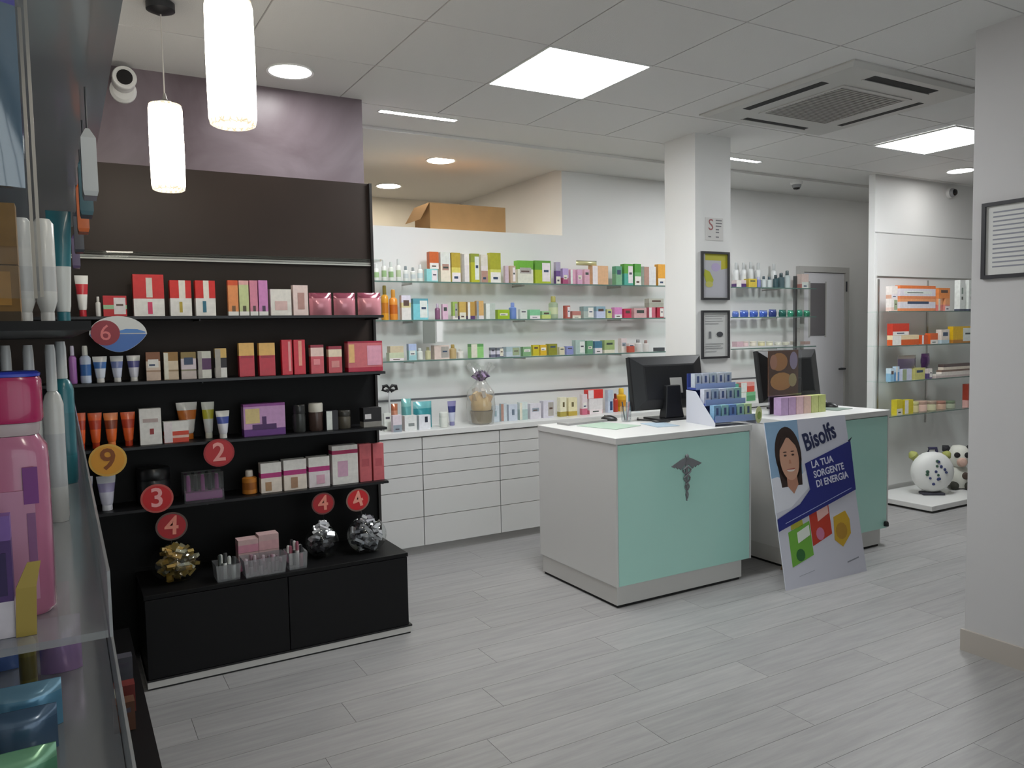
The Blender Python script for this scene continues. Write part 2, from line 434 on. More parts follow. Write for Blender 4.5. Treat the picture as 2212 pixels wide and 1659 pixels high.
# ------------------------------------------------------------------ pendants
pend_em = lamp_mat('pendant_glass', (1.0, .93, .80), L_PEND, crackle=True)
def pendant(x, y, zb, label):
    t = thing('pendant_lamp', label, 'pendant lamp', (x, y, zb), 0, 'tubular glass pendants')
    m = MB().lathe([(.050, 0), (.058, .004), (.0615, .02), (.0625, .165), (.0615, .31), (.058, .326), (.040, .332)], n=28, cap=False)
    m.build('glass_shade', pend_em, t, smooth=True)
    MB().lathe([(.026, .300), (.026, .338), (.010, .346), (.004, .37)], n=16).build('lamp_holder', alu, t, smooth=True)
    MB().tube([(0, 0, .36), (0, 0, CEIL-zb-.02)], .0028, n=6).build('cable', mat('#cfcac4', rough=.5), t)
    MB().lathe([(.052, CEIL-zb-.004), (.052, CEIL-zb-.03), (.018, CEIL-zb-.045)], n=20).build('ceiling_rose', dark_metal, t, smooth=True)
    MB().lathe([(.018, .08), (.030, .14), (.030, .20), (.014, .25), (.014, .30)], n=12).build('bulb', lamp_mat('bulb_light', (1, .9, .75), 12), t, smooth=True)
pendant(.425, 2.21, 2.065, 'glowing glass tube pendant lamp nearest the camera, cut off by frame')
pendant(.43, 1.10, 2.065, 'added glass tube pendant lamp, unseen above the camera view')  # out of view, added to light the left shelving
pendant(.43, 0.0, 2.065, 'added glass tube pendant lamp, unseen behind the camera')  # second added pendant out of view, more light for the left side
pendant(.388, 3.317, 2.075, 'smaller looking glass tube pendant lamp hanging before the dark panel')

# ================================================================== dark display unit on the mauve wall
du = thing('display_unit', 'tall dark brown wall display unit with black shelves under mauve wall', 'display unit', (0, 0, 0))
for z0, z1 in ((.43, .74), (.744, 1.018), (1.022, 1.308), (1.312, 1.598), (1.602, 1.882), (1.886, 2.305)):
    pbox('back_panel', -.48, 1.448, 4.02, 4.155, z0, z1, brown_panel if z0 > 1.2 else black_lam, du)
pbox('side_edge', 1.4485, 1.462, 4.0, 4.155, .43, 2.305, mat('#1d1917', rough=.4), du)
for z in (1.592, 1.304, 1.016, .736):
    s_ = pbox('shelf', -.30, 1.432, 3.80, 4.0195, z, z+.0135, black_shelf, du)
    pbox('edge_strip', -.30, 1.432, 3.797, 3.7998, z+.001, z+.0125, mat('#2a2a2c', rough=.25, metal=.4), s_)
MB().box(-.30, 1.436, 3.80, 4.0195, 1.880, 1.886).build('glass_shelf', shelf_glass, du)
pbox('shelf_rail', -.30, 1.447, 4.010, 4.0198, 1.871, 1.8785, mat('#c4bfb8', rough=.35, metal=.3), du)
for x in (1.41, .55):
    for z in (1.584, 1.296, 1.008, .728):
        pbox('shelf_bracket', x, x+.006, 3.83, 4.0197, z, z+.0075, dark_metal, du)

cab = thing('base_cabinet', 'low black base cabinet with two plain doors below the dark unit', 'cabinet', (0, 0, 0))
pbox('carcass', .25, 1.446, 3.626, 4.0, .045, .392, black_lam, cab)
pbox('cabinet_top', .246, 1.451, 3.607, 4.0195, .393, .412, black_lam, cab, bevel=.002)
dm = mat('#0e0e10', rough=.45, spec=.25, var=.05, vscale=5)
pbox('door', .25, .852, 3.608, 3.6255, .045, .3905, dm, cab, bevel=.0015)
pbox('door', .856, 1.446, 3.608, 3.6255, .045, .3905, dm, cab, bevel=.0015)
pbox('back_board', -.48, 1.46, 4.02, 4.155, .03, .4295, black_lam, cab)
pbox('base_strip', .244, 1.462, 3.604, 4.0, .036, .0445, mat('#0e0e10', rough=.4), cab)
pbox('plinth', .246, 1.458, 3.6045, 4.0, .008, .0355, mat('#cfcecb', rough=.4), cab)
pbox('base_shadow', .25, 1.454, 3.609, 4.0, .0, .0078, mat('#2a2a2b', rough=.7), cab)  # dark strip standing in for the shadow under the plinth

# ================================================================== back counter: drawer units and worktop
rows_z = [(.725, .806), (.637, .721), (.548, .633), (.446, .544), (.262, .442), (.062, .258)]
drawer_mesh = {}
names = ['leftmost', 'second', 'third', 'fourth', 'fifth', 'sixth', 'seventh']
for k in range(7):
    x0 = 1.485+.6*k; x1 = min(x0+.6, 5.9)
    t = thing('drawer_unit', 'white six-drawer unit under the back worktop, %s from the left' % names[k], 'drawer unit', (x0, 0, 0), 0, 'white drawer units')
    w = x1-x0
    pbox('carcass', .002, w-.002, 4.893, 5.199, .06, .812, gap_m, t)
    pbox('plinth', .0, w, 4.905, 5.199, 0, .0595, mat('#a9a8a6', rough=.5), t)
    for i, (a, b_) in enumerate(rows_z):
        key = (round(w, 3), i)
        if key not in drawer_mesh:
            drawer_mesh[key] = MB().box(.003, w-.003, 4.873, 4.8925, a, b_).mesh('drawer', white_mdf)
        d = bpy.data.objects.new('drawer', drawer_mesh[key]); COL.objects.link(d); d.parent = t
wt = MB().box(1.483, 5.9, 4.862, 5.1985, .8125, .85).build('worktop', white_lam, bevel=.003)
tag(wt, 'long white worktop on the drawer units along back wall', 'worktop')
bs = MB().box(1.483, 5.9, 5.186, 5.1995, .8505, 1.032).build('splashback', white_lam)
tag(bs, 'low white splashback panel behind the back worktop', 'splashback')
MB().box(1.483, 5.9, 5.184, 5.1997, 1.0325, 1.046).build('capping_rail', mat('#77777a', rough=.4, metal=.4), bs)

# glass shelves of the back wall, with slotted uprights
for nm, z in (('top', 1.868), ('middle', 1.604), ('lower', 1.325)):
    g = thing('glass_shelf', '%s long glass shelf on the back wall behind the counters' % nm, 'shelf', (0, 0, z), 0, 'glass shelves on the back wall')
    MB().box(1.49, 6.21, 5.0, 5.135, -.009, -.0005).build('pane', shelf_glass, g)
    MB().box(1.49, 6.21, 4.9965, 4.9998, -.0095, -.0003).build('polished_edge', mat('#5f7a72', rough=.15), g)
    for x in (2.1, 3.0, 3.9, 4.8, 5.7):
        pbox('bracket', x, x+.006, 5.02, 5.198, -.022, -.0095, alu, g)
up_ = tag(MB().box(5.945, 5.97, 5.02, 5.045, .851, 1.98).build('upright_post', steel), 'thin metal upright post at right end of back shelves', 'post')
tag(MB().box(2.17, 2.26, 5.0, 5.004, 1.44, 1.594).build('shelf_card', mat('#7c807a', rough=.6)), 'small grey card hanging under the middle back shelf', 'card')
tag(MB().box(2.272, 2.318, 5.0, 5.004, 1.45, 1.594).build('shelf_card', paper), 'small white card hanging under the middle back shelf', 'card')

# cardboard box on top of the display wall
cbm = mat('#b08a5c', rough=.8, var=.06, vscale=9)
cb = thing('cardboard_box', 'open brown cardboard box on top of the back shelf wall', 'box', (2.66, 5.40, 2.2625))
m = MB()
for (a, b_, c, d) in ((-.30, .33, -.14, -.135), (-.30, .33, .135, .14), (-.30, -.295, -.135, .135), (.325, .33, -.135, .135)):
    m.box(a, b_, c, d, 0, .195)
m.box(-.30, .33, -.14, .14, 0, .004)
m.build('carton_walls', cbm, cb)
MB().add([(-.30,-.14,.195),(-.30,.14,.195),(-.375,.14,.07),(-.375,-.14,.07),(-.304,-.14,.195),(-.304,.14,.195),(-.379,.14,.07),(-.379,-.14,.07)], [(0,1,2,3),(7,6,5,4),(0,4,5,1),(1,5,6,2),(2,6,7,3),(3,7,4,0)]).build('flap', mat('#9a774c', rough=.8), cb)
MB().add([(-.30,.135,.195),(.33,.135,.195),(.33,.10,.235),(-.20,.10,.235),(-.30,.139,.195),(.33,.139,.195),(.33,.104,.236),(-.20,.104,.236)], [(0,1,2,3),(7,6,5,4),(0,4,5,1),(1,5,6,2),(2,6,7,3),(3,7,4,0)]).build('flap', mat('#a5814f', rough=.8), cb)

# ================================================================== sales counters
def counter(x0, label, d=.78):
    t = thing('sales_counter', label, 'counter', (x0, 3.31, 0), 0, 'teal fronted sales counters')
    w = 1.01
    pbox('carcass', .012, w-.012, .014, d, .118, .893, white_lam, t)
    MB().box(.0, .0118, 0.0, d, .118, .893).build('side_panel', white_lam, t)
    MB().box(w-.0118, w, 0.0, d, .118, .893).build('side_panel', white_lam, t)
    gp = MB().box(.014, w-.014, 0.001, .0135, .119, .888).build('glass_front', teal_glass, t)
    MB().box(-.004, w+.004, -.006, d+.004, .8935, .93).build('countertop', white_lam, t, bevel=.003)
    pbox('plinth', .004, w-.075, .006, d-.02, .016, .1175, mat('#cfcecb', rough=.4), t)
    pbox('base_shadow', .012, w-.085, .014, d-.03, 0.0, .0155, mat('#1c1c1d', rough=.7), t)  # near-black strip, shadow under the counter put in as colour
    return t
c1 = counter(2.53, 'teal glass fronted white counter with the metal serpent emblem')
c2 = counter(3.845, 'teal glass fronted white counter behind the cardboard standee', .575)
# serpent staff emblem
em = mat('#85868a', rough=.45, metal=.25)
emb = bpy.data.objects.new('emblem', None); COL.objects.link(emb); emb.parent = c1; emb.location = (.498, 0.0005, 0); emb.empty_display_size = .02
MB().prism([(-.006, .775), (.006, .775), (.009, .70), (.002, .532), (-.002, .532), (-.009, .70)], -.006, 0).build('staff', em, emb)
MB().lathe([(.004, .772), (.011, .782), (.011, .79), (.004, .799)], n=10, cy=-.006).build('knob', em, emb, smooth=True)
for s in (-1, 1):
    MB().prism([(s*.008, .782), (s*.05, .766), (s*.113, .738), (s*.088, .726), (s*.082, .733), (s*.066, .718), (s*.06, .727), (s*.045, .712), (s*.008, .742)][::s], -.005, 0).build('wing', em, emb)
    pts = []
    for i in range(33):
        f = i/32; z = .545+.185*f; a = math.pi*4.0*f
        pts.append((s*math.sin(a)*(.006+.026*f), -.006-.003*math.cos(a)*s, z))
    MB().tube(pts, [.002+.004*(i/32) for i in range(33)], n=6).build('serpent', em, emb, smooth=True)
# rubber stop on the second counter
MB().lathe([(.016, -.02), (.016, 0), (.012, .012)], n=14).build('bumper', black_pl, c2, (.975, -.014, .155))

def monitor(x, y, label, rz, w=.56, hgt=.335):
    t = thing('monitor', label, 'monitor', (x, y, .9305), rz, 'counter monitors')
    MB().rings([[(sx*.13, sy*.09, z) for sx, sy in ((-1,-1),(-.6,-1.15),(.6,-1.15),(1,-1),(1,1),(-1,1))] for z in (0, .012)]).build('foot', black_pl, t)
    MB().rings([[(sx*a, -.035+sy*b_, z) for sx, sy in ((-1,-1),(1,-1),(1,1),(-1,1))] for a, b_, z in ((.075, .035, .012), (.062, .028, .10), (.055, .024, .22))]).build('stand', black_pl, t, bevel=.006)
    piv = bpy.data.objects.new('display', None); COL.objects.link(piv); piv.parent = t; piv.location = (0, .01, .235); piv.rotation_euler = (math.radians(-9), 0, 0); piv.empty_display_size = .03
    hw, hh = w/2, hgt/2
    MB().rings([[(sx*a, yy, sz*b_) for sx, sz in ((-1,-1),(1,-1),(1,1),(-1,1))] for a, b_, yy in ((hw, hh, .03), (hw, hh, -.002), (hw*.985, hh*.97, -.012), (hw*.72, hh*.66, -.036), (hw*.68, hh*.6, -.038))]).build('rear_shell', black_pl, piv, smooth=False)
    MB().box(-hw+.015, hw-.015, .0302, .0312, -hh+.02, hh-.015).build('screen', mat('#0d0f12', rough=.15), piv)
    MB().box(-hw+.06, hw-.06, -.0125, -.0115, hh*.72, hh*.86).build('vent_grille', mat('#0c0c0d', rough=.7), piv)
    return t, piv
m1, p1 = monitor(3.36, 3.84, 'black monitor seen from behind on the counter with emblem', math.radians(-4), .56, .34)
pbox('data_label', -.005, .088, -.0392, -.0382, -.075, .025, mat('#a9a8a4', rough=.6), p1)
m2, p2 = monitor(4.43, 3.785, 'black monitor seen from behind on the counter behind the standee', math.radians(-3), .56, .36)

# cable behind monitor 1
cbl = MB().tube([(3.20, 3.95, .937), (3.14, 3.88, .937), (3.17, 3.78, .937), (3.14, 3.70, .937), (3.21, 3.68, .937), (3.25, 3.70, .937)], .005, n=6).build('cable', black_pl, smooth=True)
tag(cbl, 'black cable curling around the foot of the first monitor', 'cable')

# papers, mouse, cup on counter 1
def sheet(x0, y0, w, d, rz, c, label, z=.9308, name='paper_sheet'):
    return tag(MB().box(-w/2, w/2, -d/2, d/2, 0, .0025).build(name, mat(c, rough=.6), None, (x0, y0, z), (0, 0, rz)), label, 'paper')
sheet(2.83, 3.77, .24, .30, .25, '#a9bfae', 'green sheet of paper lying on the counter with emblem')
sheet(3.10, 3.62, .15, .21, -.2, '#a9bccb', 'pale blue sheet of paper in front of the first monitor')
sheet(4.62, 3.62, .2, .26, .15, '#7c8a80', 'grey green sheet on the counter behind the standee')
tag(MB().box(-.16, .16, -.055, .055, 0, .012).build('desk_pad', mat('#9a9a98', rough=.6), None, (2.80, 4.0, .9305), (0, 0, .1)), 'flat grey pad at back left corner of emblem counter', 'pad')
def mouse(x, y, rz, label):
    rs = []
    for k in range(9):
        f = k/8; yy = -.05+.1*f; w = .028*math.sin(math.pi*(.12+.8*f))**.5; hh = .034*math.sin(math.pi*(.1+.78*f))**.6
        rs.append([(w*math.cos(a*math.pi/8), yy, .002+hh*math.sin(a*math.pi/8)) for a in range(9)])
    t = thing('computer_mouse', label, 'mouse', (x, y, .9305), rz)
    MB().rings(rs).build('shell', black_pl, t, smooth=True)
    MB().lathe([(.0045, -.003), (.0045, .003)], n=10).build('wheel', mat('#4a4a4c', rough=.4), t, (0, .028, .031), (0, math.pi/2, 0))
mouse(3.0, 3.99, .6, 'black computer mouse beside the green paper')
mouse(4.70, 3.66, .3, 'black computer mouse right of the second monitor')
cup = thing('pen_cup', 'clear plastic cup with pens left of first monitor', 'cup', (3.05, 3.88, .9305))
MB().rings([[(r*math.cos(a*math.pi/10), r*math.sin(a*math.pi/10), z) for a in range(20)] for r, z in ((.001, .003), (.030, .003), (.036, .095), (.033, .095), (.028, .006), (.001, .006))], cap=False).build('cup_wall', clear_acr, cup, smooth=True)
for i, c in enumerate(('#9a6f78', '#3a3a44', '#8a8f96')):
    a = i*2.1
    MB().tube([(.008*math.cos(a), .008*math.sin(a), .008), (.026*math.cos(a), .026*math.sin(a), .125)], .0045, n=6).build('pen', plastic(c), cup)
tag(MB().box(-.05, .05, -.035, .035, 0, .045).box(-.03, .03, -.0355, -.035, .012, .034, 1).build('card_terminal', [mat('#c9c6cf', rough=.5), mat('#3a3f44', rough=.3)], None, (4.74, 3.80, .9305), (0, 0, -.3), bevel=.004), 'small pale card terminal right of the second monitor', 'card terminal')

# picture card and pastel cartons in front of monitor 2
pc = thing('picture_card', 'brown picture card with orange faces in front of the second monitor', 'card', (4.15, 3.60, .9305), math.radians(2))
MB().box(-.15, .15, -.002, .002, 0.12, .42).build('card_board', mat('#6a4530', rough=.4), pc)
for i, (x, z, w, h, c) in enumerate(((-.045, .345, .17, .12, '#d99a5a'), (-.02, .215, .22, .12, '#e0a55e'), (.10, .35, .08, .12, '#b7a8c6'), (-.10, .345, .07, .10, '#dca184'), (.09, .22, .08, .09, '#cfc08a'))):
    MB().prism(ell(x, z, w/2, h/2, 14), -.003-.0003*i, -.0021-.0003*i).build('print_patch', mat(c, rough=.5), pc)
MB().box(-.16, .17, -.012, -.009, 0, .44).build('acrylic_front', clear_acr, pc)
MB().box(-.16, .17, -.012, .03, 0.0, .003).build('acrylic_base', clear_acr, pc)
MB().box(-.13, .13, .0025, .004, .003, .125).build('card_foot', mat('#2b1c20', rough=.5), pc)
for i, (c, ds) in enumerate((('#b79ac2', 'lilac'), ('#bb9cc0', 'mauve'), ('#d8b6bc', 'pink'), ('#dcbcae', 'peach'), ('#c6cc86', 'lime'), ('#bfc87e', 'yellow green'))):
    tag(MB().box(-.034, .034, -.03, .03, 0, .115).build('pastel_carton', card(c), None, (4.055+i*.072, 3.535-.001*i, .9305)), '%s carton in the pastel row before the second monitor' % ds, 'carton', 'pastel cartons before the second monitor')

# stepped counter display of blue and white packs
dsx, dsy = 3.455, 3.50
DR = math.radians(-8)
ds = thing('counter_display', 'blue stepped cardboard display with small packs between the monitors', 'display stand', (dsx, dsy, .9305), DR)
blue_c = mat('#3b4a8e', rough=.45); blue_l = mat('#8fa4d4', rough=.45)
steps = ((.06, .215), (-.035, .125), (-.13, .035))      # local y of step centre, tray floor height
for yy, z in steps:
    tr = pbox('tray', -.145, .145, yy-.045, yy+.045, z-.012, z, blue_c, ds)
    pbox('tray_lip', -.145, .145, yy-.047, yy-.0452, z-.012, z+.026, blue_l, tr)
for s in (-1, 1):
    MB().add([(s*.147, .11, 0), (s*.147, -.178, 0), (s*.147, -.178, .02), (s*.147, -.082, .105), (s*.147, .012, .195), (s*.147, .11, .20),
              (s*.150, .11, 0), (s*.150, -.178, 0), (s*.150, -.178, .02), (s*.150, -.082, .105), (s*.150, .012, .195), (s*.150, .11, .20)],
             [(0,1,2,3,4,5), (11,10,9,8,7,6)]+[(i, i+6, (i+1) % 6+6, (i+1) % 6) for i in range(6)]).build('side_card', mat('#c9ccd6', rough=.5), ds)
pbox('back_card', -.145, .145, .106, .11, 0, .30, blue_c, ds)
pal = (['#b9c2cc', '#c4cad6', '#aebac4', '#c9ced6', '#b3bcc8'], ['#c6cad8', '#9fb0c4', '#c2c8d8', '#a5b8c0', '#8fb8b0'], ['#7fa9c8', '#8fc0c4', '#6d8fc4', '#9cc7b8', '#b8cfa0'])
rown = ('top', 'middle', 'front')
for r, (yy, z) in enumerate(steps):
    for i in range(5):
        xx = -.112+i*.056
        wx = dsx+math.cos(DR)*xx-math.sin(DR)*yy; wy = dsy+math.sin(DR)*xx+math.cos(DR)*yy
        c = pal[r][i]
        o = MB().box(-.024, .024, -.02, .02, 0, .045, 0).box(-.024, .024, -.02, .02, .0452, .085).box(-.008, .008, -.0206, -.02, .03, .07, 1)
        o = o.build('small_pack', [card(c), card('#4a5a86')], None, (wx, wy, .9305+z+.0006), (0, 0, DR))
        tag(o, 'small pale pack, %s in the %s row of the counter display' % (ORD[i], rown[r]), 'pack', 'packs on the stepped counter display')
# yellow-green shelf wobbler beside display
wb = bpy.data.objects.new('wobbler', None); COL.objects.link(wb); wb.parent = ds; wb.location = (.160, -.185, .035); wb.empty_display_size = .02
MB().prism(ell(0, .02, .05, .05, 18), -.0008, .0008).build('disc', mat('#c6cc8e', rough=.5), wb, rot=(0, 0, .5))
MB().prism(ell(.005, .015, .028, .024, 14), -.0016, -.0009).build('print', mat('#7f9a3a', rough=.5), wb, rot=(0, 0, .5))

# ================================================================== standee in front of counter 2
st = thing('cardboard_standee', 'leaning white cardboard standee with face, blue banner and product boxes', 'standee', (3.515, 3.022, 0), math.radians(-1))
lean = math.radians(10.0)
bd = bpy.data.objects.new('printed_board', None); COL.objects.link(bd); bd.parent = st; bd.rotation_euler = (-lean, 0, 0); bd.empty_display_size = .02
SW, SH = .70, .965
MB().box(0, SW, 0, .006, 0, SH).build('board', mat('#cfd0dc', rough=.5), bd)
def pr(poly, c, lv, name='print', rough=.5):
    return MB().prism(poly, -.0006*lv, -.0006*(lv-1)-.00005).build(name, mat(c, rough=rough), bd)
pr([(.0, .60), (.26, .60), (.27, .965), (.0, .965)], '#8fb0cf', 1, 'sky_print')
pr([(.0, .44), (.13, .46), (.30, .56), (.29, .66), (.17, .60), (.05, .645), (.0, .64)], '#dfe1ea', 2, 'coat_print')
pr(ell(.16, .765, .108, .165, 28), '#33241f', 3, 'hair_print')
pr([(.075, .58), (.245, .58), (.262, .74), (.058, .74)], '#33241f', 3, 'hair_print')
pr([(.12, .585), (.165, .535), (.21, .585), (.205, .66), (.125, .66)], '#b5826c', 4, 'neck_print')
pr(ell(.163, .74, .078, .125, 28), '#c99a82', 5, 'face_print')
pr([(.085, .79), (.165, .875), (.24, .80), (.215, .865), (.165, .888), (.11, .86)], '#33241f', 6, 'fringe_print')
for s in (-1, 1):
    pr(ell(.163+s*.032, .762, .012, .006, 10), '#3a2a26', 6, 'eye_print')
    pr(ell(.163+s*.032, .782, .016, .0035, 10), '#4a342c', 6, 'brow_print')
pr([(.158, .735), (.170, .735), (.174, .712), (.154, .712)], '#b78068', 6, 'nose_print')
pr(ell(.165, .678, .034, .013, 14, math.pi, 2*math.pi), '#e8dcd6', 6, 'smile_print')
pr([(.128, .683), (.2, .683), (.192, .678), (.136, .678)], '#a8584e', 7, 'lip_print')
pr([(.275, .60), (.70, .69), (.70, .965), (.275, .965)], '#ced0dd', 1, 'title_ground')
pr([(.20, .47), (.30, .545), (.285, .70), (.70, .80), (.712, .80), (.70, .50), (.0, .335), (.0, .405)], '#20297c', 8, 'banner_print')
pr([(.70, .79), (.735, .825), (.69, .805)], '#12183f', 8, 'banner_tip')
wt_m = mat('#d6d8ea', rough=.5); nv_m = mat('#232a52', rough=.5)
def tx(body, size, x, z, m, rz=0.0, lv=9, xs=1.0, al='LEFT', bold=.0012):
    return text(body, size, m, bd, (x, -.0006*lv, z), (math.pi/2, -rz, 0), align=al, xs=xs, ext=.0003, bold=bold)
tx('Bisolfs', .145, .300, .815, nv_m, .22, 3, .80, bold=.004)
tx('LA TUA', .058, .335, .685, wt_m, .10)
tx('SORGENTE', .058, .345, .625, wt_m, .10, xs=.95)
tx('DI ENERGIA', .058, .355, .568, wt_m, .10, xs=.95)
pr([(.06, .372), (.66, .512), (.66, .516), (.06, .376)], '#9aa2d0', 9, 'strapline_print')
def carton_print(x, z, w, h, sk, c, c2, c3):
    pr([(x, z), (x+w, z+sk), (x+w, z+h+sk), (x, z+h)], c, 2, 'carton_print')
    pr([(x+w*.38, z+h*.55+sk*.4), (x+w*.95, z+h*.6+sk*.95), (x+w*.95, z+h*.9+sk*.95), (x+w*.38, z+h*.86+sk*.4)], c2, 3, 'carton_label_print')
    pr(ell(x+w*.42, z+h*.3, w*.2, h*.18, 12), c3, 3, 'carton_fruit_print')
carton_print(.075, .12, .185, .20, .045, '#6fae3e', '#dfe6dc', '#2f6a34')
pr([(.10, .33), (.205, .345), (.20, .40), (.11, .395)], '#b5b23a', 2, 'carton_print')
carton_print(.265, .215, .175, .21, .05, '#c03a26', '#e6b8b0', '#c87a9a')
pr([(.455, .225), (.52, .175), (.605, .245), (.61, .33), (.58, .385), (.47, .36)], '#cda52a', 2, 'carton_print')
pr(ell(.525, .27, .05, .05, 12), '#b0862a', 3, 'carton_fruit_print')
pr([(.54, .075), (.645, .09), (.645, .098), (.54, .083)], '#8c8f9a', 2, 'small_print')
pr([(.12, .06), (.25, .075), (.25, .079), (.12, .064)], '#a9acb8', 2, 'small_print')
MB().add([(.30, .006, .55), (.40, .006, .55), (.42, .20, 0), (.28, .20, 0), (.30, .009, .55), (.40, .009, .55), (.42, .203, 0), (.28, .203, 0)],
         [(0,1,2,3), (7,6,5,4), (0,4,5,1), (1,5,6,2), (2,6,7,3), (3,7,4,0)]).build('easel_strut', mat('#a58a66', rough=.7), st, (0, .095, 0))

# ================================================================== framed notices
def frame(name, x0, x1, z0, z1, y, label, fc, art, cat='picture frame', rz=0, loc=(0,0,0), b=.014):
    t = thing(name, label, cat, loc, rz)
    fmat = mat(fc, rough=.4)
    pbox('frame_bar', x0, x1, y-.016, y-.0005, z1-b, z1, fmat, t); pbox('frame_bar', x0, x1, y-.016, y-.0005, z0, z0+b, fmat, t)
    pbox('frame_bar', x0, x0+b, y-.016, y-.0005, z0+b, z1-b, fmat, t); pbox('frame_bar', x1-b, x1, y-.016, y-.0005, z0+b, z1-b, fmat, t)
    s = pbox('sheet', x0+b, x1-b, y-.006, y-.0006, z0+b, z1-b, mat('#d3d4d2', rough=.5), t)
    for i, (poly, c) in enumerate(art):
        MB().prism(poly, y-.0066-.0003*i, y-.00605-.0003*i).build('print', mat(c, rough=.5), t)
    return t
FY = 3.9
lines = [([(3.735, z), (3.735+w, z), (3.735+w, z+.004), (3.735, z+.004)], '#9a9b9c') for z, w in ((1.585, .17), (1.568, .15), (1.552, .16), (1.535, .12), (1.40, .16), (1.385, .14), (1.37, .16), (1.35, .1))]
frame('notice_frame', 3.700, 3.952, 1.697, 2.018, FY, 'black frame with a yellow and lilac poster, upper of two on column', '#38383a',
      [([(3.715, 1.715), (3.937, 1.715), (3.937, 2.003), (3.715, 2.003)], '#b9b9c0'),
       ([(3.735, 1.96), (3.937, 1.96), (3.937, 2.003), (3.735, 2.003)], '#b6b23a'), ([(3.88, 1.90), (3.937, 1.91), (3.937, 1.96), (3.88, 1.96)], '#bdb62e'),
       (ell(3.83, 1.915, .04, .028, 14), '#b7a9cc'), ([(3.73, 1.90), (3.775, 1.885), (3.81, 1.83), (3.79, 1.79), (3.745, 1.81), (3.722, 1.86)], '#b0b436'), (ell(3.77, 1.80, .035, .02, 12), '#c0bd6a')])
frame('notice_frame', 3.700, 3.952, 1.302, 1.626, FY, 'black frame with a white printed notice, lower of two on column', '#38383a',
      lines+[(ell(3.865, 1.465, .030, .018, 14), '#4a4b50'), ([(3.765, 1.44), (3.785, 1.44), (3.785, 1.485), (3.765, 1.485)], '#7a7b7e')])
sg = thing('wall_sign', 'small red and grey S sign on the column above frames', 'sign', (3.823, 3.8995, 2.168))
MB().box(-.08, .08, -.002, -.0003, -.075, .075).build('plate', mat('#d2d0cd', rough=.5), sg)
rd = mat('#9a5a58', rough=.5); gy = mat('#77777a', rough=.5)
text('S', .105, rd, sg, (-.032, -.0025, .025), ext=.0004)
for i, (z, w) in enumerate(((.055, .055), (.036, .055), (.017, .05), (-.006, .03), (-.024, .03))):
    MB().box(.012, .012+w, -.0028, -.0021, z, z+.008).build('text_line', gy, sg)
MB().box(-.055, -.03, -.0028, -.0021, -.055, -.048).build('text_line', gy, sg); MB().box(.012, .04, -.0028, -.0021, -.055, -.048).build('text_line', gy, sg)

# framed notice on the pier, seen at a slant (rotated so its face looks to -X)
tfr = frame('notice_frame', 0, .46, 1.697, 2.026, 0, 'dark framed typed notice on the white pier at right edge', '#2e2f35', [], rz=-math.pi/2, loc=(3.5395, 1.972, 0), b=.016)
ln = mat('#8b8d98', rough=.6)
for i in range(13):
    z = 1.985-i*.0195
    w = (.30, .34, .22, .36, .28, .36, .33, .2, .36, .31, .35, .25, .18)[i]
    pbox('text_line', .045, .045+w, -.0068, -.00605, z-.006, z, ln, tfr)

# ================================================================== security cameras
def dome(x, y, z, rx, label):
    t = thing('security_camera', label, 'security camera', (x, y, z)); t.rotation_euler = rx
    MB().lathe([(.05, 0), (.05, -.018), (.044, -.026)], n=20).build('base', white_lam, t, smooth=True)
    MB().lathe([(.040, -.026), (.040, -.034), (.034, -.050), (.02, -.060), (.003, -.063)], n=20).build('dome', mat('#8f9092', rough=.2), t, smooth=True)
    MB().lathe([(.030, -.058), (.030, -.050), (.024, -.066), (.004, -.070)], n=16).build('lens', mat('#08080a', rough=.1), t, smooth=True)
dome(5.60, 4.72, CEIL-.0202, (0, 0, 0), 'small white dome camera under the beam before the door')
dome(7.10, 4.2695, 2.70, (math.radians(-90), 0, 0), 'small white dome camera high on the far right wall')
bc = thing('security_camera', 'white round security camera high on mauve wall', 'security camera', (.307, 4.1645, 2.69)); bc.rotation_euler = (math.radians(-90), 0, 0)
MB().lathe([(.058, 0), (.058, -.018), (.045, -.03)], n=24).build('base', white_lam, bc, (0, .018, 0), smooth=True)
MB().lathe([(.042, -.03), (.050, -.05), (.050, -.12), (.046, -.13)], n=24).build('housing', white_lam, bc, (0, -.01, 0), smooth=True)
MB().lathe([(.034, -.134), (.034, -.1305)], n=20).build('lens', mat('#141214', rough=.15), bc, (0, -.01, 0))
MB().rings([[((.045+.007*math.cos(p))*math.cos(a*math.pi/12), (.045+.007*math.cos(p))*math.sin(a*math.pi/12), -.125+.007*math.sin(p)) for p in [k*math.pi/3 for k in range(6)]] for a in range(25)], cap=False).build('hood_ring', white_lam, bc, (0, -.01, 0), smooth=True)

# ================================================================== far right shelving
fr = thing('shelf_unit', 'white shelving on the far right with four glass shelves', 'shelf unit', (0, 0, 0))
pbox('back_board', 6.045, 7.6, 4.255, 4.2695, .10, 2.29, white_lam, fr)
for z in (1.622, 1.335, 1.035, .745):
    g = MB().box(5.92, 7.6, 4.05, 4.2545, z-.009, z-.0005).build('glass_shelf', shelf_glass, fr)
    MB().box(5.92, 7.6, 4.0465, 4.0498, z-.0095, z-.0003).build('polished_edge', mat('#5d7069', rough=.15), g)
for x in (6.06, 6.76):
    pbox('upright_rail', x, x+.018, 4.246, 4.2548, .62, 1.9, alu, fr)
MB().box(6.05, 7.6, 4.246, 4.2548, 1.92, 1.928).build('top_rail', alu, fr)
pf = tag(MB().box(5.93, 7.6, 3.66, 4.254, .018, .06).build('floor_platform', white_lam, bevel=.004), 'low white floor platform under the far right shelves', 'platform')
MB().box(5.98, 7.55, 3.72, 4.25, 0, .0178).build('recess', mat('#5a5a5a', rough=.7), pf)

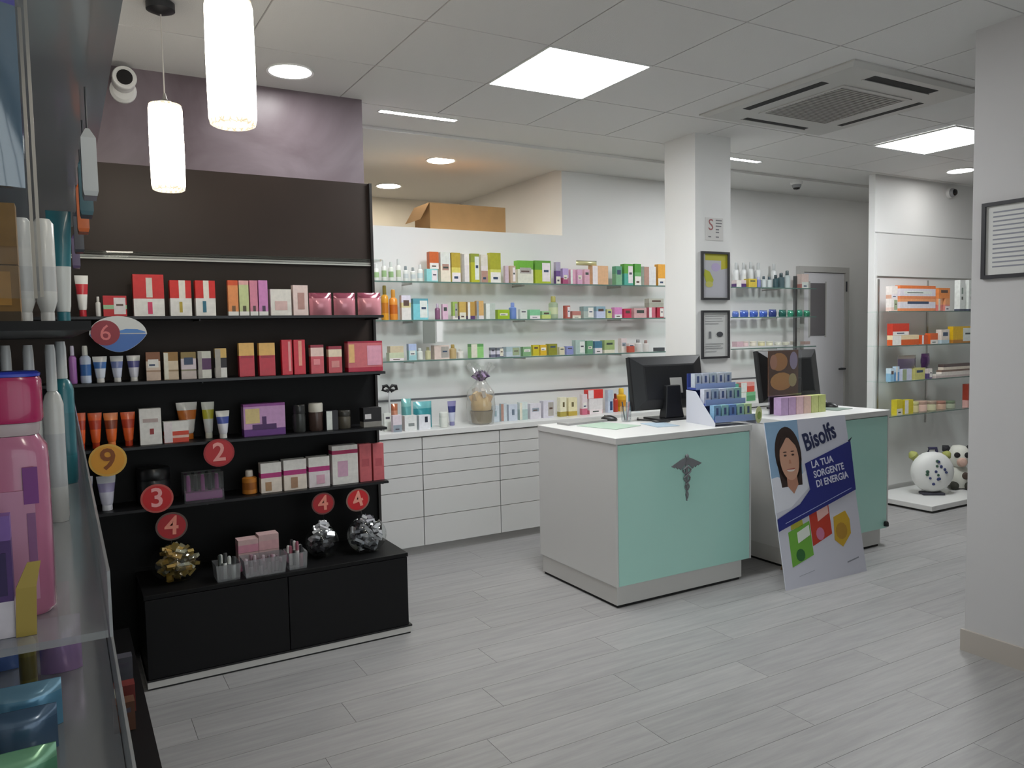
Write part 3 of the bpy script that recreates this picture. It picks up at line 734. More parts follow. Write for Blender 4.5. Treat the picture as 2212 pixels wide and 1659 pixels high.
# round white bag with blue floral print
bg = thing('round_bag', 'round white bag with blue floral print on the floor platform', 'bag', (6.36, 3.93, .0605), math.radians(-35))
prof = []
for k in range(13):
    a = -math.pi/2+math.pi*k/12; prof.append((.175*math.cos(a)**.8 if math.cos(a) > 1e-6 else .002, .085*math.sin(a)))
MB().lathe(prof, n=28).build('body', mat('#d8d9d6', rough=.5), bg, (0, 0, .195), (math.pi/2, 0, 0), smooth=True)
rnd = random.Random(3)
for i in range(14):
    a = rnd.uniform(0, 6.28); r = rnd.uniform(.01, .085)
    px, pz = r*math.cos(a)*1.1, .195+r*math.sin(a)*1.2
    yy = -.083+.5*r*r
    MB().lathe([(.010+.008*rnd.random(), -.006), (.010, .006)], n=9).build('flower_print', mat('#38406a' if i % 3 else '#3a5a4a', rough=.5), bg, (px, yy, pz), (math.pi/2, 0, 0))
MB().box(-.09, .09, -.05, .05, 0, .022).build('foot', mat('#3a3a44', rough=.6), bg, bevel=.006)
MB().tube([(-.035, 0, .355), (-.03, 0, .395), (.03, 0, .395), (.035, 0, .355)], .014, n=8).build('handle', mat('#353350', rough=.5), bg, smooth=True)
for s in (-1, 1):
    MB().lathe([(.002, -.04), (.03, -.02), (.04, .02), (.02, .05), (.002, .058)], n=12).build('ear', mat('#a0a45a', rough=.6), bg, (s*.125, .05, .315), (0, s*.7, 0), smooth=True)
# cow-patterned toy
cw = thing('toy_animal', 'black and white plush animal beside the round white bag', 'plush toy', (6.80, 3.97, .0605), math.radians(-40))
MB().lathe([(.002, 0), (.085, .01), (.105, .07), (.095, .15), (.06, .20), (.002, .21)], n=20).build('body', mat('#d2d2c8', rough=.8), cw, smooth=True)
MB().lathe([(.002, -.10), (.06, -.085), (.09, -.02), (.085, .05), (.05, .09), (.002, .10)], n=20).build('head', mat('#d6d6cc', rough=.8), cw, (0, -.02, .285), smooth=True)
for s in (-1, 1):
    MB().lathe([(.002, -.05), (.03, -.03), (.035, .01), (.002, .045)], n=12).build('ear', mat('#222226', rough=.8), cw, (s*.095, 0, .345), (0, s*.8, 0), smooth=True)
    MB().lathe([(.026, -.006), (.022, .006), (.002, .012)], n=12).build('eye_patch', mat('#1c1c1e', rough=.6), cw, (s*.038, -.10, .305), (math.pi/2, 0, 0), smooth=True)
    MB().lathe([(.002, -.05), (.035, -.03), (.035, .04), (.002, .06)], n=12).build('foot', mat('#3c3c34', rough=.8), cw, (s*.06, -.075, .037), (math.pi/2, 0, 0), smooth=True)
MB().lathe([(.045, -.012), (.03, .012), (.002, .02)], n=14).build('muzzle', mat('#c9a99a', rough=.7), cw, (0, -.112, .245), (math.pi/2, 0, 0), smooth=True)
MB().lathe([(.035, -.01), (.02, .01), (.002, .014)], n=12).build('patch', mat('#4a3c34', rough=.8), cw, (.03, -.10, .12), (math.pi/2, 0, 0), smooth=True)

ROWS = {
 'D1': ("on dark unit's top shelf", [
  ('tube', 0.085, 3.862, 1.606, 0.054, 0.043, 0.177, ['#e9e7e2','#c8323c','#e9e7e2'], 'white tube with red band', {}),
  ('bottle', 0.144, 3.852, 1.606, 0.023, 0.023, 0.086, ['#e9e7e2','#e9e7e2'], 'tiny white bottle', {}),
  ('box', 0.209, 3.84, 1.606, 0.094, 0.047, 0.09, [('#c41f2b', 0.35), ('#9fc79a', 0.2), ('#c41f2b', 0.45)], 'low red carton with pale green stripe', {}),
  ('box', 0.346, 3.84, 1.606, 0.127, 0.06, 0.185, [('#e9e7e2', 0.42), ('#cf1f22', 0.58)], 'large red over white carton', {'m': [('#d8d4c8', 0.42, 0.62, 0.45, 0.92), ('#d23a66', 0.45, 0.6, 0.05, 0.34)]}),
  ('box', 0.478, 3.84, 1.606, 0.092, 0.049, 0.161, [('#e9e7e2', 0.5), ('#d4241f', 0.5)], 'red over white carton with olive print', {'m': [('#ece6da', 0.42, 0.72, 0.5, 1), ('#b9a23a', 0.42, 0.56, 0.1, 0.4)]}),
  ('box', 0.584, 3.84, 1.606, 0.088, 0.047, 0.162, [('#e9e7e2', 0.5), ('#d4241f', 0.5)], 'red over white carton with blue print', {'m': [('#ece6da', 0.4, 0.68, 0.5, 1), ('#2e6f86', 0.34, 0.52, 0.1, 0.42)]}),
  ('box', 0.706, 3.84, 1.606, 0.047, 0.028, 0.165, [('#e9e7e2', 0.12), ('#e8955a', 0.74), ('#d9562a', 0.14)], 'slim orange and white carton', {'m': [('#7a5a3a', 0.35, 0.7, 0.12, 0.28)]}),
  ('box', 0.755, 3.84, 1.606, 0.045, 0.028, 0.165, [('#e9e7e2', 0.12), ('#c9d39a', 0.76), ('#e5b0ac', 0.12)], 'slim pale green carton', {'m': [('#57523c', 0.35, 0.7, 0.12, 0.28)]}),
  ('box', 0.8, 3.84, 1.606, 0.037, 0.028, 0.166, [('#e9e7e2', 0.12), ('#d98aa0', 0.88)], 'slim rose pink carton', {'m': [('#5e4a4a', 0.35, 0.7, 0.12, 0.28)]}),
  ('box', 0.844, 3.84, 1.606, 0.044, 0.028, 0.167, [('#e9e7e2', 0.12), ('#d48cc4', 0.88)], 'slim lilac carton', {'m': [('#54405a', 0.35, 0.7, 0.12, 0.28)]}),
  ('box', 0.927, 3.84, 1.606, 0.1, 0.052, 0.126, [('#e6e2da', 1)], 'plain cream white carton', {'m': [('#d9b9b4', 0.2, 0.8, 0.2, 0.55)]}),
  ('box', 1.022, 3.84, 1.606, 0.074, 0.038, 0.147, [('#e8d2cc', 1)], 'pale blush carton', {'m': [('#b99088', 0.3, 0.75, 0.2, 0.75)]}),
  ('pouch', 1.127, 3.84, 1.606, 0.114, 0.06, 0.112, ['#d38b98','#8e4658'], 'glossy pink foil pack', {}),
  ('pouch', 1.251, 3.84, 1.606, 0.114, 0.06, 0.113, ['#d38b98','#8e4658'], 'glossy pink foil pack', {}),
  ('pouch', 1.382, 3.84, 1.606, 0.125, 0.06, 0.115, ['#d9929c','#8e4658'], 'glossy pink foil pack', {}),
 ]),
 'D2': ("on dark unit's second shelf", [
  ('bottle', 0.035, 3.856, 1.318, 0.033, 0.033, 0.163, ['#a86fb4','#c9c3d6'], 'slim violet bottle with pale cap', {}),
  ('bottle', 0.083, 3.863, 1.318, 0.046, 0.046, 0.162, ['#c7d2e6','#d9d8d0','#3f6fb0'], 'white spray bottle with blue print', {}),
  ('tube', 0.139, 3.864, 1.318, 0.059, 0.047, 0.114, ['#dfe5ee','#4a78b8','#e9e7e2'], 'white tube with blue print', {}),
  ('tube', 0.205, 3.862, 1.318, 0.055, 0.044, 0.114, ['#d4d8e8','#7a86b8','#e9e7e2'], 'white tube with lavender print', {}),
  ('tube', 0.272, 3.863, 1.318, 0.057, 0.046, 0.114, ['#dcdbe6','#5f5f9a','#e9e7e2'], 'white tube with indigo print', {}),
  ('box', 0.35, 3.84, 1.318, 0.06, 0.031, 0.127, [('#cdb6a4', 0.3), ('#a98a72', 0.06), ('#d6c4b2', 0.32), ('#8a5a3c', 0.32)], 'beige carton with brown top', {}),
  ('box', 0.424, 3.84, 1.318, 0.062, 0.033, 0.125, [('#cfbba2', 0.3), ('#a08868', 0.06), ('#d8c8ae', 0.32), ('#9c7640', 0.32)], 'beige carton with gold top', {}),
  ('box', 0.498, 3.84, 1.318, 0.066, 0.034, 0.123, [('#ccbfb8', 0.3), ('#8f8a70', 0.06), ('#d5c9cf', 0.4), ('#8f7a48', 0.24)], 'grey beige carton with olive top', {}),
  ('box', 0.567, 3.84, 1.318, 0.059, 0.03, 0.125, [('#dcdcd2', 0.32), ('#5b3a60', 0.42), ('#cfd0c4', 0.26)], 'white carton with purple panel', {}),
  ('box', 0.639, 3.84, 1.318, 0.053, 0.029, 0.136, [('#e9e7e2', 0.34), ('#2e2a2e', 0.34), ('#d8b46a', 0.32)], 'white black and gold carton', {}),
  ('box', 0.756, 3.84, 1.318, 0.071, 0.039, 0.159, [('#c22a3c', 0.62), ('#e6b662', 0.38)], 'red foil carton with gold top', {'m': [('#a81c30', 0.1, 0.9, 0.55, 0.62)], 'g': 1}),
  ('box', 0.851, 3.84, 1.318, 0.076, 0.042, 0.157, [('#c22a3c', 0.62), ('#e6b662', 0.38)], 'red foil carton with gold top', {'m': [('#a81c30', 0.1, 0.9, 0.55, 0.62)], 'g': 1}),
  ('box', 0.946, 3.84, 1.318, 0.051, 0.029, 0.17, [('#d22438', 1)], 'tall glossy crimson carton', {'m': [('#ef9a9a', 0.62, 0.86, 0.1, 0.95)], 'g': 1}),
  ('box', 1.007, 3.84, 1.318, 0.057, 0.029, 0.169, [('#d22438', 1)], 'tall glossy crimson carton', {'m': [('#f0a08c', 0.4, 0.7, 0.25, 0.97)], 'g': 1}),
  ('box', 1.094, 3.84, 1.318, 0.066, 0.038, 0.142, [('#cf5560', 0.6), ('#f0cfc4', 0.3), ('#9a2438', 0.1)], 'crimson carton with pale top', {'m': [('#e88a90', 0.2, 0.7, 0.3, 0.5)], 'g': 1}),
  ('box', 1.185, 3.84, 1.318, 0.069, 0.04, 0.133, [('#c8525a', 0.6), ('#efdcc0', 0.28), ('#9a2438', 0.12)], 'crimson carton with cream top', {'m': [('#d88a86', 0.2, 0.8, 0.2, 0.45)], 'g': 1}),
  ('box', 1.343, 3.84, 1.318, 0.185, 0.06, 0.155, [('#b32440', 0.14), ('#cf6a70', 0.8), ('#a8233e', 0.06)], 'wide crimson carton with pink label', {'m': [('#e0a0b4', 0.55, 0.97, 0.2, 0.85), ('#e6b878', 0.02, 0.18, 0.3, 0.9)], 'g': 1}),
 ]),
 'D3': ("on dark unit's third shelf", [
  ('tube', 0.055, 3.855, 1.03, 0.038, 0.031, 0.16, ['#e8622a','#b8391c','#e8622a'], 'orange sun cream tube', {}),
  ('tube', 0.108, 3.863, 1.03, 0.057, 0.045, 0.156, ['#e8622a','#b8391c','#e8622a'], 'orange sun cream tube', {}),
  ('tube', 0.17, 3.864, 1.03, 0.06, 0.048, 0.152, ['#ea6e30','#8a3a1c','#f08a4a'], 'orange sun cream tube', {}),
  ('tube', 0.238, 3.864, 1.03, 0.061, 0.049, 0.151, ['#e8622a','#b8391c','#e8622a'], 'orange sun cream tube', {}),
  ('box', 0.327, 3.84, 1.03, 0.091, 0.047, 0.162, [('#e9e7e2', 1)], 'tall white carton with red flower', {'m': [('#a03a3a', 0.45, 0.64, 0.28, 0.44), ('#b9a6a2', 0.15, 0.85, 0.62, 0.72)]}),
  ('box', 0.433, 3.84, 1.03, 0.106, 0.054, 0.096, [('#d84a34', 0.22), ('#eac6b8', 0.12), ('#d84a34', 0.2), ('#e9e7e2', 0.46)], 'low white carton with red waves', {}),
  ('tube', 0.494, 3.948, 1.03, 0.095, 0.076, 0.173, ['#e9e7e2','#d97a2e','#e9e7e2'], 'tall white tube with orange foot', {}),
  ('tube', 0.583, 3.914, 1.03, 0.06, 0.048, 0.172, ['#dfe3e0','#c9c43a','#e4e6da'], 'white tube with yellow print', {}),
  ('tube', 0.64, 3.866, 1.03, 0.064, 0.051, 0.13, ['#e6e6ec','#4a5aa8','#e9e7e2'], 'white tube with blue print', {}),
  ('box', 0.828, 3.84, 1.03, 0.197, 0.06, 0.154, [('#6a3a86', 0.22), ('#c79ac8', 0.7), ('#8e4a92', 0.08)], 'wide lilac gift carton', {'m': [('#d9c48a', 0.04, 0.38, 0.4, 0.86), ('#4f2c62', 0.2, 0.78, 0.2, 0.36), ('#4f2c62', 0.44, 0.54, 0.36, 0.6)]}),
  ('jar', 1.001, 3.872, 1.03, 0.064, 0.064, 0.136, ['#3a3c3a','#2b2c2c'], 'dark ribbed jar', {}),
  ('jar', 1.086, 3.877, 1.03, 0.074, 0.074, 0.139, ['#4b3a34','#d8d4c8'], 'brown jar with white rimmed lid', {}),
  ('box', 1.159, 3.84, 1.03, 0.061, 0.032, 0.098, [('#2f2f34', 1)], 'small charcoal carton', {}),
  ('jar', 1.229, 3.875, 1.03, 0.07, 0.07, 0.093, ['#5a554a','#3a3833'], 'grey brown jar', {}),
  ('box', 1.371, 3.84, 1.03, 0.099, 0.06, 0.099, [('#8d8a84', 0.28), ('#1e1c1e', 0.72)], 'small black carton with grey foot', {'m': [('#d8d4d4', 0.08, 0.42, 0.42, 0.68)]}),
 ]),
 'D4': ("on dark unit's lowest shelf", [
  ('tube', 0.059, 3.864, 0.75, 0.06, 0.048, 0.159, ['#d0cfe0','#a9a0c8','#e2e0ea'], 'pale lilac tube', {}),
  ('tube', 0.139, 3.872, 0.75, 0.079, 0.063, 0.153, ['#d6d5e4','#a9a0c8','#e8e8ee'], 'pale lilac tube', {}),
  ('jar', 0.334, 3.911, 0.75, 0.143, 0.143, 0.166, ['#232426','#1c1d1f'], 'large black jar behind the round tag 3', {}),
  ('acry', 0.541, 3.84, 0.75, 0.176, 0.09, 0.127, ['#a04a90','#1f1e22'], 'clear box of magenta cosmetics', {}),
  ('bottle', 0.752, 3.876, 0.75, 0.073, 0.073, 0.114, ['#c07a2e','#d8cfc4','#9a5a1e'], 'amber bottle with pale nozzle', {}),
  ('box', 0.848, 3.84, 0.75, 0.1, 0.052, 0.144, [('#e9ddd0', 0.5), ('#b8387e', 0.16), ('#e9e7e2', 0.34)], 'white carton with magenta band', {'m': [('#b08a66', 0.2, 0.5, 0.06, 0.36)]}),
  ('box', 0.964, 3.84, 0.75, 0.113, 0.059, 0.149, [('#e9ddd0', 0.5), ('#b8387e', 0.16), ('#e9e7e2', 0.34)], 'white carton with magenta band', {'m': [('#a98468', 0.3, 0.6, 0.06, 0.42)]}),
  ('box', 1.084, 3.84, 0.75, 0.107, 0.056, 0.151, [('#e6dde0', 0.52), ('#b8387e', 0.16), ('#e9e7e2', 0.32)], 'white carton with magenta band', {'m': [('#d9a9bc', 0.35, 0.75, 0.1, 0.4)]}),
  ('box', 1.218, 3.84, 0.75, 0.135, 0.06, 0.197, [('#e9e7e2', 0.78), ('#b02a5e', 0.1), ('#e9e7e2', 0.12)], 'tall white carton with magenta dots', {'m': [('#d2a8c0', 0.2, 0.6, 0.2, 0.6)]}),
  ('box', 1.326, 3.84, 0.75, 0.064, 0.033, 0.195, [('#c9646a', 1)], 'tall salmon red carton', {'m': [('#b4525a', 0.2, 0.8, 0.4, 0.6)]}),
  ('box', 1.396, 3.84, 0.75, 0.06, 0.032, 0.191, [('#c9646a', 1)], 'tall salmon red carton', {'m': [('#b4525a', 0.2, 0.8, 0.4, 0.6)]}),
 ]),
 'B1': ("on back wall's top shelf", [
  ('bottle', 1.862, 5.061, 1.868, 0.043, 0.043, 0.116, ['#e4e6df','#e0e4e0','#9fbf8a'], 'white bottle', {}),
  ('bottle', 1.918, 5.058, 1.868, 0.036, 0.036, 0.142, ['#e4e6df','#d8dcd8','#9fbf8a'], 'white bottle', {}),
  ('bottle', 1.968, 5.058, 1.868, 0.037, 0.037, 0.131, ['#e2e5dc','#cfd6d0','#8fb07a'], 'white bottle', {}),
  ('bottle', 2.022, 5.059, 1.868, 0.037, 0.037, 0.152, ['#e4e6df','#d8dcd8','#b8c8a0'], 'white bottle', {}),
  ('bottle', 2.076, 5.059, 1.868, 0.038, 0.038, 0.106, ['#dfe2dd','#7f8a8e','#c8d0d0'], 'white bottle with grey cap', {}),
  ('bottle', 2.13, 5.059, 1.868, 0.038, 0.038, 0.098, ['#e2e5dc','#9aa0a0','#c8d0d0'], 'white bottle with grey cap', {}),
  ('bottle', 2.184, 5.061, 1.868, 0.042, 0.042, 0.119, ['#e4e6df','#d8dcd8','#c8d8d8'], 'white bottle', {}),
  ('box', 2.268, 5.04, 1.868, 0.086, 0.046, 0.09, [('#8fd0d0', 1)], 'small aqua carton', {}),
  ('box', 2.284, 5.04, 1.9583, 0.072, 0.046, 0.119, [('#c8622e', 1)], 'burnt orange carton above aqua carton', {}),
  ('box', 2.371, 5.04, 1.868, 0.077, 0.041, 0.209, [('#e6dcc8', 0.55), ('#d9dcd4', 0.45)], 'cream carton', {}),
  ('box', 2.454, 5.04, 1.868, 0.071, 0.038, 0.209, [('#d8cc6a', 0.5), ('#b8a03a', 0.5)], 'yellow ochre carton', {}),
  ('box', 2.53, 5.04, 1.868, 0.058, 0.031, 0.205, [('#e2dcd8', 0.6), ('#e8e4dc', 0.4)], 'white carton', {}),
  ('box', 2.607, 5.04, 1.868, 0.069, 0.037, 0.207, [('#b8b832', 0.7), ('#8f9a3a', 0.3)], 'olive green carton', {}),
  ('box', 2.682, 5.04, 1.868, 0.056, 0.03, 0.203, [('#e0d9d6', 0.6), ('#d9d4c8', 0.4)], 'white carton', {}),
  ('box', 2.774, 5.04, 1.868, 0.089, 0.048, 0.219, [('#cfd06a', 0.45), ('#a8a832', 0.55)], 'lime yellow carton', {}),
  ('box', 2.868, 5.04, 1.868, 0.031, 0.028, 0.128, [('#cdb9c4', 1)], 'small pink grey carton', {}),
  ('box', 2.92, 5.04, 1.868, 0.047, 0.028, 0.129, [('#c0a890', 1)], 'small tan carton', {}),
  ('box', 3.029, 5.04, 1.868, 0.135, 0.06, 0.17, [('#dad9c8', 0.62), ('#6fae3a', 0.38)], 'green and white carton', {}),
  ('box', 3.183, 5.04, 1.868, 0.142, 0.06, 0.174, [('#a8b82a', 0.6), ('#5f9a32', 0.4)], 'large lime green carton', {}),
  ('box', 3.321, 5.04, 1.868, 0.043, 0.032, 0.168, [('#6a4a8a', 0.6), ('#a8a0b8', 0.4)], 'violet carton', {}),
  ('box', 3.388, 5.04, 1.868, 0.054, 0.03, 0.12, [('#a84a72', 0.4), ('#b8a0d0', 0.6)], 'mauve carton', {}),
  ('box', 3.457, 5.04, 1.868, 0.046, 0.028, 0.115, [('#d8a0b8', 1)], 'pink carton', {}),
  ('box', 3.522, 5.04, 1.868, 0.047, 0.028, 0.116, [('#d4a4c0', 1)], 'pink carton', {}),
  ('box', 3.59, 5.04, 1.868, 0.051, 0.029, 0.118, [('#d8a8b8', 1)], 'pink carton', {}),
  ('pouch', 3.607, 5.04, 2.0185, 0.198, 0.06, 0.039, ['#d0cc9a','#9a9a80'], 'beige bag lying on pink cartons', {}),
  ('box', 3.72, 5.04, 1.868, 0.154, 0.06, 0.15, [('#dcae84', 1)], 'peach carton', {}),
  ('box', 3.904, 5.04, 1.868, 0.063, 0.051, 0.151, [('#7fb28a', 0.6), ('#5a9a7a', 0.4)], 'sea green carton', {}),
  ('box', 4.003, 5.04, 1.868, 0.092, 0.052, 0.172, [('#4fa898', 0.55), ('#5aa03a', 0.45)], 'teal and green carton', {}),
  ('box', 4.097, 5.04, 1.868, 0.068, 0.038, 0.175, [('#6fae6a', 0.6), ('#4f9a3a', 0.4)], 'green carton', {}),
  ('box', 4.224, 5.04, 1.868, 0.127, 0.06, 0.156, [('#dcdcdc', 1)], 'white carton', {}),
  ('box', 4.348, 5.04, 1.868, 0.078, 0.045, 0.178, [('#e0a23a', 1)], 'amber yellow carton', {}),
 ]),
 'B2': ("on back wall's middle shelf", [
  ('bottle', 1.92, 5.067, 1.604, 0.053, 0.053, 0.235, ['#e2a02e','#8a7a32','#c87a1e'], 'amber bottle with olive cap', {}),
  ('bottle', 1.983, 5.07, 1.604, 0.06, 0.06, 0.208, ['#e8983a','#e0a040','#c8681e'], 'orange bottle', {}),
  ('box', 2.066, 5.04, 1.604, 0.071, 0.038, 0.169, [('#e0dcd6', 0.5), ('#d9d09a', 0.2), ('#dcd8e4', 0.3)], 'white and lilac carton', {}),
  ('box', 2.173, 5.04, 1.604, 0.114, 0.06, 0.147, [('#7cc8d2', 0.75), ('#5a9aa8', 0.25)], 'aqua blue carton', {}),
  ('bottle', 2.309, 5.06, 1.604, 0.039, 0.039, 0.113, ['#8a5a7a','#c8b8c8'], 'small plum bottle', {}),
  ('box', 2.361, 5.04, 1.604, 0.043, 0.028, 0.109, [('#dcb8cc', 1)], 'small pink carton', {}),
  ('box', 2.439, 5.04, 1.604, 0.041, 0.028, 0.126, [('#e2dcd4', 0.2), ('#9ab85a', 0.8)], 'green carton', {}),
  ('box', 2.498, 5.04, 1.604, 0.055, 0.03, 0.126, [('#5a3a6a', 0.2), ('#c8a85a', 0.8)], 'tan and purple carton', {}),
  ('box', 2.567, 5.04, 1.604, 0.059, 0.032, 0.126, [('#5a3a6a', 0.2), ('#b8924a', 0.8)], 'brown and purple carton', {}),
  ('box', 2.639, 5.04, 1.604, 0.059, 0.032, 0.133, [('#e0d8d8', 0.2), ('#d0a86a', 0.8)], 'tan carton', {}),
  ('box', 2.725, 5.04, 1.604, 0.078, 0.042, 0.116, [('#b8c2b8', 1)], 'grey green carton', {}),
  ('box', 2.835, 5.04, 1.604, 0.101, 0.055, 0.069, [('#9ab82a', 1)], 'lime carton', {}),
  ('bottle', 2.927, 5.07, 1.604, 0.06, 0.06, 0.122, ['#6a86c4','#7a90cc'], 'blue bottle', {}),
  ('box', 3.006, 5.04, 1.604, 0.063, 0.034, 0.072, [('#cfd6cc', 1)], 'pale grey carton', {}),
  ('box', 3.105, 5.04, 1.604, 0.093, 0.051, 0.069, [('#7fbf92', 1)], 'mint carton', {}),
  ('box', 3.208, 5.04, 1.604, 0.079, 0.044, 0.058, [('#c2cf7a', 0.5), ('#9ac092', 0.5)], 'green and yellow carton', {}),
  ('bottle', 3.295, 5.078, 1.604, 0.076, 0.076, 0.173, ['#a8b89a','#b8b060','#c8d0a8'], 'tall sage bottle', {}),
  ('box', 3.404, 5.04, 1.604, 0.046, 0.034, 0.1, [('#b0564a', 1)], 'brick red carton', {}),
  ('box', 3.486, 5.04, 1.604, 0.082, 0.046, 0.057, [('#b87a70', 1)], 'dusty red carton', {}),
  ('box', 3.602, 5.04, 1.604, 0.1, 0.056, 0.093, [('#a8b4ac', 0.6), ('#8aa0a0', 0.4)], 'grey teal carton', {}),
  ('box', 3.721, 5.04, 1.604, 0.089, 0.05, 0.093, [('#c0c8e0', 0.6), ('#8aa8b8', 0.4)], 'pale blue carton', {}),
  ('box', 3.805, 5.04, 1.604, 0.049, 0.028, 0.071, [('#c8cc8a', 1)], 'pale yellow carton', {}),
  ('box', 3.893, 5.04, 1.604, 0.078, 0.044, 0.086, [('#d48ac0', 1)], 'pink carton', {}),
  ('box', 3.989, 5.04, 1.604, 0.075, 0.043, 0.075, [('#c83a5a', 1)], 'crimson carton', {}),
  ('box', 4.12, 5.04, 1.604, 0.13, 0.06, 0.078, [('#d0a8a8', 1)], 'dusty pink carton', {}),
  ('box', 4.245, 5.04, 1.604, 0.069, 0.039, 0.086, [('#c86a7a', 1)], 'rose red carton', {}),
  ('box', 4.29, 5.04, 1.6903, 0.158, 0.06, 0.072, [('#a8a89a', 0.5), ('#b8b8ac', 0.5)], 'grey carton lying on red cartons', {}),
  ('box', 4.332, 5.04, 1.604, 0.074, 0.042, 0.086, [('#b02c42', 1)], 'dark red carton', {}),
 ]),
 'B3': ("on back wall's lower shelf", [
  ('box', 1.986, 5.04, 1.325, 0.109, 0.06, 0.056, [('#c8d0b0', 1)], 'low pale green carton', {}),
  ('box', 1.988, 5.04, 1.3812, 0.099, 0.06, 0.044, [('#cfc0a0', 1)], 'beige carton on pale green carton', {}),
  ('box', 2.104, 5.04, 1.325, 0.06, 0.038, 0.113, [('#a0ccd0', 0.6), ('#b0c0e0', 0.4)], 'pale aqua carton', {}),
  ('bottle', 2.167, 5.063, 1.325, 0.045, 0.045, 0.082, ['#dfe2da','#d0d6d0'], 'white bottle', {}),
  ('bottle', 2.228, 5.061, 1.325, 0.042, 0.042, 0.087, ['#d8d4a8','#c8c49a'], 'cream yellow bottle', {}),
  ('box', 2.327, 5.04, 1.325, 0.118, 0.06, 0.098, [('#dccac0', 1)], 'pale pink carton', {}),
  ('bottle', 2.424, 5.067, 1.325, 0.055, 0.055, 0.102, ['#c0a878','#a89050'], 'tan bottle', {}),
  ('bottle', 2.484, 5.066, 1.325, 0.052, 0.052, 0.067, ['#e2e0d8','#d0cfc8'], 'white bottle', {}),
  ('box', 2.61, 5.04, 1.325, 0.102, 0.06, 0.101, [('#8fc87a', 0.8), ('#5f9a5a', 0.2)], 'bright green carton', {}),
  ('box', 2.738, 5.04, 1.325, 0.039, 0.028, 0.071, [('#6a6a80', 0.3), ('#d0ccd8', 0.4), ('#6a7078', 0.3)], 'white and slate carton', {}),
  ('box', 2.799, 5.04, 1.325, 0.057, 0.031, 0.069, [('#5f6078', 0.3), ('#d0ccd8', 0.4), ('#6a7078', 0.3)], 'white and slate carton', {}),
  ('box', 2.91, 5.04, 1.325, 0.121, 0.06, 0.073, [('#bcc8d2', 0.5), ('#a8bcc0', 0.5)], 'pale blue carton', {}),
  ('box', 3.031, 5.04, 1.325, 0.074, 0.041, 0.07, [('#7fa87a', 1)], 'sage green carton', {}),
  ('box', 3.11, 5.04, 1.325, 0.056, 0.031, 0.082, [('#c8b82a', 1)], 'mustard carton', {}),
  ('box', 3.176, 5.04, 1.325, 0.057, 0.031, 0.081, [('#d8b02a', 1)], 'golden yellow carton', {}),
  ('box', 3.262, 5.04, 1.325, 0.08, 0.044, 0.086, [('#8a8a2e', 1)], 'dark olive carton', {}),
  ('box', 3.345, 5.04, 1.325, 0.05, 0.028, 0.059, [('#d4cdb0', 1)], 'cream carton', {}),
  ('box', 3.419, 5.04, 1.325, 0.066, 0.037, 0.064, [('#8a90c4', 1)], 'periwinkle carton', {}),
  ('box', 3.517, 5.04, 1.325, 0.091, 0.051, 0.109, [('#a8bcb4', 1)], 'grey teal carton', {}),
  ('box', 3.611, 5.04, 1.325, 0.056, 0.031, 0.103, [('#6a9a78', 1)], 'green carton', {}),
  ('box', 3.693, 5.04, 1.325, 0.073, 0.041, 0.098, [('#a8b8c4', 0.45), ('#4a7890', 0.55)], 'blue and white carton', {}),
  ('box', 3.802, 5.04, 1.325, 0.102, 0.058, 0.103, [('#dcd8c4', 0.25), ('#a0b478', 0.75)], 'moss green carton', {}),
  ('box', 3.948, 5.04, 1.325, 0.055, 0.045, 0.115, [('#e0d8d0', 0.5), ('#dccccc', 0.5)], 'white carton', {}),
  ('box', 4.002, 5.01, 1.325, 0.06, 0.05, 0.073, [('#c05a4a', 0.7), ('#dcd0cc', 0.3)], 'red and white carton', {}),
  ('bottle', 4.117, 5.072, 1.325, 0.063, 0.063, 0.103, ['#d8d6d2','#8a8a8a'], 'white bottle with grey cap', {}),
  ('bottle', 4.195, 5.067, 1.325, 0.054, 0.054, 0.094, ['#dcd8d4','#a88a84'], 'white bottle with brown cap', {}),
  ('box', 4.339, 5.04, 1.325, 0.075, 0.06, 0.03, [('#4a4e52', 1)], 'low charcoal carton', {}),
 ]),
 'R1': ('on top shelf past column', [
  ('box', 5.268, 5.04, 1.868, 0.121, 0.06, 0.063, [('#5a3a72', 0.5), ('#e0d0d0', 0.5)], 'flat violet carton', {}),
  ('bottle', 5.301, 5.136, 1.868, 0.052, 0.052, 0.225, ['#dfe2e2','#c8cccc'], 'white pump bottle at the back', {}),
  ('bottle', 5.394, 5.136, 1.868, 0.053, 0.053, 0.228, ['#dfe2e2','#c8cccc'], 'white pump bottle at the back', {}),
  ('box', 5.411, 5.04, 1.868, 0.103, 0.06, 0.078, [('#d8c050', 1)], 'yellow carton', {}),
  ('bottle', 5.488, 5.137, 1.868, 0.053, 0.053, 0.239, ['#dfe2e2','#c8cccc'], 'white pump bottle at the back', {}),
  ('bottle', 5.504, 5.064, 1.868, 0.047, 0.047, 0.099, ['#8a90c8','#c8c8e0'], 'small lilac bottle', {}),
  ('bottle', 5.575, 5.064, 1.868, 0.048, 0.048, 0.105, ['#d0d8d8','#50606a'], 'small white bottle with slate cap', {}),
  ('bottle', 5.583, 5.137, 1.868, 0.054, 0.054, 0.233, ['#dfe2e2','#c8cccc'], 'white pump bottle at the back', {}),
  ('bottle', 5.647, 5.064, 1.868, 0.048, 0.048, 0.102, ['#d0d8d8','#50606a'], 'small white bottle with slate cap', {}),
  ('bottle', 5.735, 5.067, 1.868, 0.055, 0.055, 0.121, ['#3f5a60','#32464c'], 'small dark teal bottle', {}),
  ('bottle', 5.79, 5.138, 1.868, 0.056, 0.056, 0.23, ['#dfe2e2','#c8cccc'], 'white pump bottle at the back', {}),
  ('bottle', 5.812, 5.071, 1.868, 0.062, 0.062, 0.14, ['#50666c','#32464c'], 'small dark teal bottle', {}),
